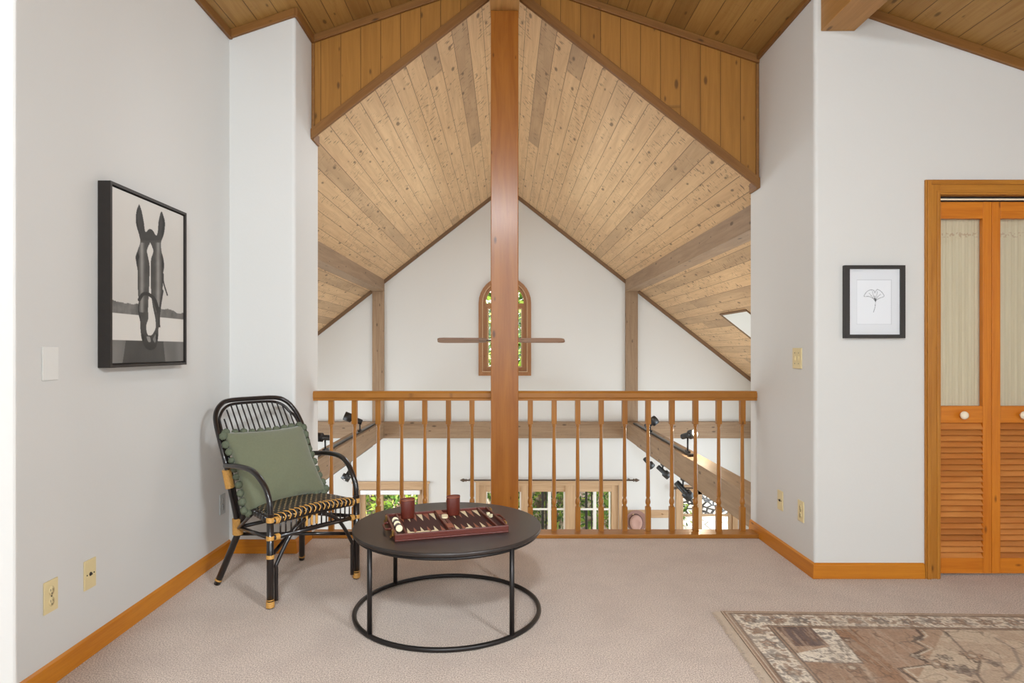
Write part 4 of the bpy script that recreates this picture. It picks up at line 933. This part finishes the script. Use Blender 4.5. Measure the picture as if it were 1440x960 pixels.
# spindles
def back_t(h):
    P_ = [(.405, .385), (.5, .392), (.62, .405), (.73, .455), (.82, .51), (.90, .565), (.95, .588)]
    for (h0, a), (h1, b) in zip(P_, P_[1:]):
        if h <= h1: return a+(b-a)*max(0, (h-h0)/(h1-h0))
    return .59
for i in range(14):
    u_ = .055+(W_-.11)*i/13; e = min(u_, W_-u_); top = .913 if e > .12 else .913-.07*((.12-e)/.065)**1.6
    pts = [(.25+(u_-.25)*(.78+.22*min(1, (h-.42)/.3)), back_t(h)-.004, h) for h in (.42, .5, .62, .73, .82, top)]; rodp('spindle', pts, .0042, sm_=3, seg=6)
    if i == 0 or i == 13: pass
bm = new()
pts = []
for i in range(57):
    u_ = .02+(W_-.04)*i/56; h = .748+.006*(1 if i % 2 else -1); pts.append(ch(u_, back_t(h)-.004+.006*(1 if (i//1) % 2 else -1), h))
tube(bm, pts, .0032, 6); obj('cane_lacing', bm, M['cane'], t)
bm = new(); tube(bm, [ch(.01+(W_-.02)*i/8, back_t(.742)+.004, .742) for i in range(9)], .005, 6); obj('cross_rod', bm, M['rattan'], t)
# woven seat
tw = NT('woven_seat'); uvn = tw.n('ShaderNodeTexCoord').outputs['UV']; spx = tw.n('ShaderNodeSeparateXYZ'); tw.l(uvn, spx.inputs[0]); u, v = spx.outputs[0], spx.outputs[1]
ru = tw.math('DIVIDE', u, .03); rv = tw.math('DIVIDE', v, .02); off = tw.math('MULTIPLY', tw.math('MODULO', tw.math('FLOOR', rv), 2.), .5)
fu = tw.math('ABSOLUTE', tw.math('SUBTRACT', tw.math('FRACT', tw.math('ADD', ru, off)), .5)); fv = tw.math('ABSOLUTE', tw.math('SUBTRACT', tw.math('FRACT', rv), .5))
m_ = tw.math('MULTIPLY', tw.math('SUBTRACT', 1., tw.ss(fu, .14, .2)), tw.math('SUBTRACT', 1., tw.ss(fv, .12, .2)))
tw.col(tw.mix(m_, srgb(26, 21, 20), srgb(206, 172, 120))); tw.set(Roughness=.4); tw.bump(tw.math('ADD', tw.math('SUBTRACT', .5, fv), m_), .8, .004)
bm = new(); L = bm.loops.layers.uv.active; NU, NT_ = 28, 22; G = []
for i in range(NU+1):
    row = []
    for j in range(NT_+1):
        t__ = -.012+(.385)*j/NT_; u_ = .25+W_*(i/NU-.5)*(1-.33*j/NT_); e = min(i/NU, 1-i/NU); dome = .020*math.sin(math.pi*i/NU)**.6+.010*math.sin(math.pi*min(1, j/NT_*1.1))
        h = .418+dome-(.016 if j == 0 else 0)-(.0 if 0 < i < NU else .008)
        row.append((bm.verts.new(ch(u_, t__-(.010*math.sin(math.pi*i/NU) if j == 0 else 0), h)), (u_, t__)))
    G.append(row)
for i in range(NU):
    for j in range(NT_):
        q4 = (G[i][j], G[i+1][j], G[i+1][j+1], G[i][j+1]); f = bm.faces.new([q_[0] for q_ in q4]); f.smooth = True
        for lp, q_ in zip(f.loops, q4): lp[L].uv = q_[1]
seat = obj('seat', bm, tw.m, t); sol = seat.modifiers.new('thick', 'SOLIDIFY'); sol.thickness = .012; sol.offset = -1
# front edge wraps: cane loops over black coils, and short uprights to the lower rail
bm = new(); bm2 = new()
for i in range(17):
    u_ = .035+(W_-.07)*i/16; d_ = math.sin(math.pi*u_/W_); top = .424+.018*d_; y = -.012-.010*d_
    tube(bm, [ch(u_-.008, y+.03, top+.004), ch(u_, y+.004, top+.003), ch(u_+.005, y-.008, top-.012), ch(u_-.002, y-.006, top-.03)], .0030, 6, smooth=4)
    tube(bm2, [ch(u_+.008, y+.012, top), ch(u_+.011, y-.004, top-.006), ch(u_+.012, y-.004, top-.026), ch(u_+.01, y+.01, top-.03)], .0068, 7, smooth=3)
obj('cane_loops', bm, M['cane'], t); obj('edge_coils', bm2, M['rattan'], t)
for i in range(15):
    u_ = .05+(W_-.10)*i/14; rodp('upright', [(u_, -.005, .33), (u_, -.006, .41)], .0042, seg=6)
    if i in (5, 6, 7): wrap((u_, -.005, .345), (u_, -.006, .40), .0062)
for i in range(6):
    for sd in (0,):
        t__ = .05+.19*i/5; bm = new(); lathe(bm, [(.0, -.018), (.014, -.016), (.017, 0), (.014, .016), (0, .018)], ch(sd-.002+t__*.22, t__, .412), (1, .2, 0), 10); obj('edge_coil', bm, M['rattan'], t)
# ------------------------------------------------------------------ cushion
CM = Matrix.Translation(CO) @ Matrix.Rotation(CR, 4, 'Z')
cor = [Vector((0-.25-.0, .215-.245, .405)), Vector((.465-.25, .205-.245, .438)), Vector((.455-.25, .415-.245, .785)), Vector((.005-.25, .44-.245, .785))]   # BL BR TR TL in the chair frame
cen = sum(cor, Vector())/4; cw = CM @ cen
t = thing('throw_pillow', 'square sage green pillow with pompom edging leaning on the chair', 'pillow', cw, CR)
cl = [c-cen for c in cor]; nrm = (cl[1]-cl[0]).cross(cl[3]-cl[0]).normalized()   # towards the front
if nrm.y > 0: nrm = -nrm
N = 30; bm = new(); front, back = [], []
def pil(a, b):
    # edges pulled in between the corners
    ea = .035*math.sin(math.pi*b); eb = .035*math.sin(math.pi*a)
    a2 = a+(.5-a)*2*ea*1.0 if True else a; b2 = b+(.5-b)*2*eb*1.0
    return (cl[0]*(1-a2)+cl[1]*a2)*(1-b2)+(cl[3]*(1-a2)+cl[2]*a2)*b2
for i in range(N+1):
    fr, bk = [], []
    for j in range(N+1):
        a, b = i/N, j/N; th = (math.sin(math.pi*a)*math.sin(math.pi*b))**.48*.066; p = pil(a, b)
        wr = .0035*math.sin(a*21+b*5)*math.exp(-((b-.12)/.12)**2)+.003*math.sin(b*19+a*6)*math.exp(-((a-.1)/.12)**2)+.002*math.sin(a*13-b*16)
        fr.append(bm.verts.new(p+nrm*(th*1.05+wr*min(1, th*40))))
        bk.append(fr[-1] if i in (0, N) or j in (0, N) else bm.verts.new(p-nrm*th*.7))
    front.append(fr); back.append(bk)
for i in range(N):
    for j in range(N):
        f = bm.faces.new((front[i][j], front[i+1][j], front[i+1][j+1], front[i][j+1])); f.smooth = True
        try: f = bm.faces.new((back[i][j], back[i][j+1], back[i+1][j+1], back[i+1][j])); f.smooth = True
        except ValueError: pass
obj('cover', bm, M['pillow'], t)
random.seed(5)
proto = None
for side in range(4):
    for i in range(10):
        q = (i+.5)/10; a, b = ((q, 0), (1, q), (1-q, 1), (0, 1-q))[side]; p = pil(a, b); outd = (p-pil(.5, .5)).normalized()
        if proto is None:
            bm = new(); g_ = bmesh.ops.create_icosphere(bm, subdivisions=3, radius=.020)
            for v_ in g_['verts']: v_.co *= 1+random.uniform(-.09, .09)
            for f in bm.faces: f.smooth = True
            proto = obj('pompom', bm, M['pom'], t); o = proto
        else:
            o = proto.copy(); C.objects.link(o); o.parent = t
        o.location = p+outd*.004-nrm*random.uniform(.004, .014); o.rotation_euler = [random.uniform(0, 6) for _ in range(3)]; sc = random.uniform(.9, 1.12); o.scale = (sc, sc, sc*random.uniform(.85, 1))
# ------------------------------------------------------------------ outside the far windows
tp = NT('pale_paving'); co = tp.n('ShaderNodeTexCoord').outputs['Object']; vo = tp.n('ShaderNodeTexVoronoi', feature='DISTANCE_TO_EDGE'); vo.inputs['Scale'].default_value = 1.3; tp.l(co, vo.inputs['Vector'])
tp.col(tp.mix(tp.ss(vo.outputs['Distance'], .01, .04), srgb(90, 90, 84), srgb(196, 192, 186))); tp.set(Roughness=.9)
bm = new(); box(bm, -14, 16, YB+.15, 26, LOW-.3, LOW-.12); tag(obj('patio_paving', bm, tp.m), 'pale flagstone patio outside the garden door', 'paving', kind='structure')
ts = NT('rubble_stone'); co = ts.n('ShaderNodeTexCoord').outputs['Object']; mp = ts.n('ShaderNodeMapping'); mp.inputs['Scale'].default_value = (6.5, 6.5, 10); ts.l(co, mp.inputs[0])
vo = ts.n('ShaderNodeTexVoronoi', feature='DISTANCE_TO_EDGE'); vo.inputs['Scale'].default_value = 1.; ts.l(mp.outputs[0], vo.inputs['Vector'])
ts.col(ts.mix(ts.ss(vo.outputs['Distance'], .1, .24), srgb(26, 26, 28), srgb(196, 194, 188))); ts.set(Roughness=.9); ts.bump(vo.outputs['Distance'], .8, .1)
bm = new(); hexa(bm, [(3.7, 15.4, LOW-.12), (12, 14.0, LOW-.12), (12, 14.6, LOW-.12), (3.7, 16, LOW-.12), (3.7, 15.6, .6), (12, 14.2, .6), (12, 14.6, .6), (3.7, 16, .6)])
tag(obj('stone_wall', bm, ts.m), 'black and white rubble stone wall outside the garden door', 'wall', kind='thing')
tl = NT('garden_leaves'); gi = tl.n('ShaderNodeNewGeometry').outputs['Random Per Island']; cr = tl.n('ShaderNodeValToRGB'); tl.l(gi, cr.inputs[0])
e = cr.color_ramp.elements; e[0].color = srgb(52, 84, 34); e[1].color = srgb(206, 218, 90)
for p_, c_ in ((.35, srgb(84, 124, 48)), (.65, srgb(140, 172, 62)), (.88, srgb(176, 198, 96))): k_ = cr.color_ramp.elements.new(p_); k_.color = c_
tl.col(cr.outputs[0]); tl.set(Roughness=.6); tl.b.inputs['Subsurface Weight'].default_value = 0
tr = tl.n('ShaderNodeBsdfTranslucent'); tl.l(cr.outputs[0], tr.inputs[0]); mx = tl.n('ShaderNodeMixShader'); mx.inputs[0].default_value = .4
tl.l(tl.b.outputs[0], mx.inputs[1]); tl.l(tr.outputs[0], mx.inputs[2]); tl.l(mx.outputs[0], tl.t.nodes['Material Output'].inputs[0])
def leaves(name, label, cat, blobs, n, size, mat, kind='stuff'):
    V_, Q_ = [], []
    for i in range(n):
        c, r = blobs[i % len(blobs)]; dd = RS.normal(size=3); dd /= np.linalg.norm(dd); p = np.array(c)+dd*np.array(r)*(RS.rand()**.4)
        a = RS.normal(size=3); a /= np.linalg.norm(a); b = np.cross(a, RS.normal(size=3)); b /= np.linalg.norm(b); k_ = size*RS.uniform(.6, 1.3); j = len(V_)
        V_ += [p-a*k_, p+b*k_*.45, p+a*k_, p-b*k_*.45]; Q_.append((j, j+1, j+2, j+3))
    me = bpy.data.meshes.new(name); me.from_pydata([tuple(v) for v in V_], [], Q_); me.materials.append(mat); o = bpy.data.objects.new(name, me); C.objects.link(o); return tag(o, label, cat, kind=kind)
hb = [((x, 12.6+.6*math.sin(x*2), z), (.7, .5, .6)) for x in np.arange(-5.5, 2.9, .7) for z in (-2.0, -1.3, -.5, .2)]
leaves('hedge_foliage', 'bright green garden foliage outside the low windows', 'hedge', hb, 17000, .065, tl.m)
tb = [((x, 12.5, z), (.8, .7, .7)) for x in (-1.2, -.3, .6, 1.3) for z in (.8, 1.6, 2.4, 3.2)]
leaves('tree_foliage', 'yellow green tree foliage outside the arched window', 'tree', tb, 9000, .08, tl.m)
bm = new()
tbk = NT('garden_bank'); co = tbk.n('ShaderNodeTexCoord').outputs['Object']; tbk.col(tbk.mix(tbk.ss(tbk.noise(co, 5, 4), .4, .6), srgb(120, 96, 82), srgb(214, 196, 184))); tbk.set(Roughness=.95)
bmb = new(); gx, gz = 40, 12; GG = [[bmb.verts.new((-7+10.6*i/gx, 13.5+.9*j/gz+.15*math.sin(i*1.7+j*2.3), LOW-.14+3.4*j/gz+.12*math.sin(i*2.9+j))) for j in range(gz+1)] for i in range(gx+1)]
for i in range(gx):
    for j in range(gz): bmb.faces.new((GG[i][j], GG[i+1][j], GG[i+1][j+1], GG[i][j+1]))
tag(obj('garden_bank', bmb, tbk.m), 'pinkish earth bank behind the garden foliage', 'bank', kind='structure')
for i in range(7):
    x = RS.uniform(-5, 2.8); y = RS.uniform(11.9, 12.9); p = Vector((x, y, LOW-.12)); pts = [p, p+Vector((RS.uniform(-.2, .2), 0, .9)), p+Vector((RS.uniform(-.5, .5), RS.uniform(-.2, .2), 2.1)), p+Vector((RS.uniform(-.8, .8), 0, 3.1))]; tube(bm, pts, [.045, .012], 6, smooth=3)
tag(obj('tree_branches', bm, plain('bark', srgb(84, 66, 54), .9, 0, .3)), 'brown trunks and branches among the garden foliage', 'branches', kind='stuff')
for i, (p_, w_) in enumerate(((763, .022), (768, .012), (824.5, .022), (832, .012))):
    y = 10.4; x = (p_-CX)*y/F; bm = new(); lathe(bm, [(w_*1.2, 0), (w_*1.2, .02), (w_, .03), (w_, 2.75), (w_*1.3, 2.78), (0, 2.82)], (x, y, LOW-.12), seg=10)
    tag(obj('garden_pole', bm, M['black_metal']), ('thicker dark garden pole seen left of the middle window mullion', 'thin dark garden pole right beside the thicker one in the centre light', 'thicker dark garden pole seen in the right light of the wide window', 'thin dark garden pole in the right light of the wide window')[i], 'pole', 'garden poles outside the wide window')
# ------------------------------------------------------------------ lights
def area(name, loc, rot, sx, sy, power, col=(1, 1, 1)):
    l = bpy.data.lights.new(name, 'AREA'); l.shape = 'RECTANGLE'; l.size = sx; l.size_y = sy; l.energy = power; l.color = col
    o = bpy.data.objects.new(name, l); C.objects.link(o); o.location = loc; o.rotation_euler = [math.radians(a) for a in rot]; o.visible_glossy = True; return o
COOL = (.82, .92, 1)
area('rear_fill', (.4, -2.4, 1.75), (90, 0, 0), 2.6, 1.7, 51, COOL)  # added fill light behind the viewer; the rear wall has no window
area('right_fill', (4.12, -1.75, 1.7), (90, 0, 90), 1.4, 1.5, 46, COOL)  # unseen panel added to light the left wall; no window on this side
area('left_fill', (-.93, -1.5, 1.7), (90, 0, -90), 1.4, 1.4, 20, COOL)  # fill added from the left for the right return wall, no window here
area('ceiling_lamp', (-.1, -.9, 3.12), (22, 0, 0), .5, .4, 96, (.86, .94, 1))
area('hall_fill_right', (HX-.05, 6.6, -.6), (90, 0, 90), 3.6, 1.8, 82, COOL)  # added side fill for the hall; this side wall is solid, without windows
area('hall_fill_left', (-HX+.05, 6.6, -.6), (90, 0, -90), 3.6, 1.8, 76, COOL)  # matching added panel on the left, no window behind it
area('hall_fill_top', (0, 6.2, 3.05), (0, 0, 0), .8, 2.6, 30, COOL)  # unseen fill added under the hall ridge; no lamp hangs here
l = bpy.data.lights.new('left_wall_fill', 'SPOT'); l.energy = 400; l.color = (.86, .94, 1); l.spot_size = math.radians(78); l.spot_blend = 1.; l.shadow_soft_size = .3  # added spot without a fixture, brightens the left wall
o = bpy.data.objects.new('left_wall_fill', l); C.objects.link(o); o.location = (2.3, -.6, 2.6); o.rotation_euler = (Vector((-1.64, 2.55, 1.1))-o.location).to_track_quat('-Z', 'Y').to_euler()
l = bpy.data.lights.new('spot_glow', 'POINT'); l.energy = 10; l.color = (1, .85, .62); l.shadow_soft_size = .04
o = bpy.data.objects.new('spot_glow', l); C.objects.link(o); o.location = lit+Vector((.62, -.75, .32)).normalized()*.06
l = bpy.data.lights.new('sun', 'SUN'); l.energy = 13; l.angle = .02; l.color = (1, .95, .86)
o = bpy.data.objects.new('sun', l); C.objects.link(o); o.rotation_euler = Vector((.35, .75, -.75)).to_track_quat('-Z', 'Y').to_euler()
w = bpy.data.worlds.new('sky'); S.world = w; w.use_nodes = True; nt = w.node_tree; bg = nt.nodes['Background']
bg.inputs[0].default_value = (1, .985, .95, 1); bg.inputs[1].default_value = 2.2
# ------------------------------------------------------------------ camera
cam = bpy.data.cameras.new('camera'); cam.sensor_fit = 'HORIZONTAL'; cam.sensor_width = 36; cam.lens = 36*F/1440; cam.clip_start = .05
cam.shift_x = (720-CX)/1440; cam.shift_y = (CY-480)/1440
o = bpy.data.objects.new('camera', cam); C.objects.link(o); o.location = (0, 0, HC); o.rotation_euler = (math.radians(90), 0, 0); S.camera = o
S.view_settings.view_transform = 'Standard'; S.view_settings.look = 'None'; S.view_settings.exposure = .3; S.view_settings.gamma = 1; S.view_settings.use_curve_mapping = False
S.cycles.max_bounces = 8; S.cycles.diffuse_bounces = 5; S.cycles.use_denoising = True; S.cycles.sample_clamp_indirect = 6; S.cycles.transparent_max_bounces = 12
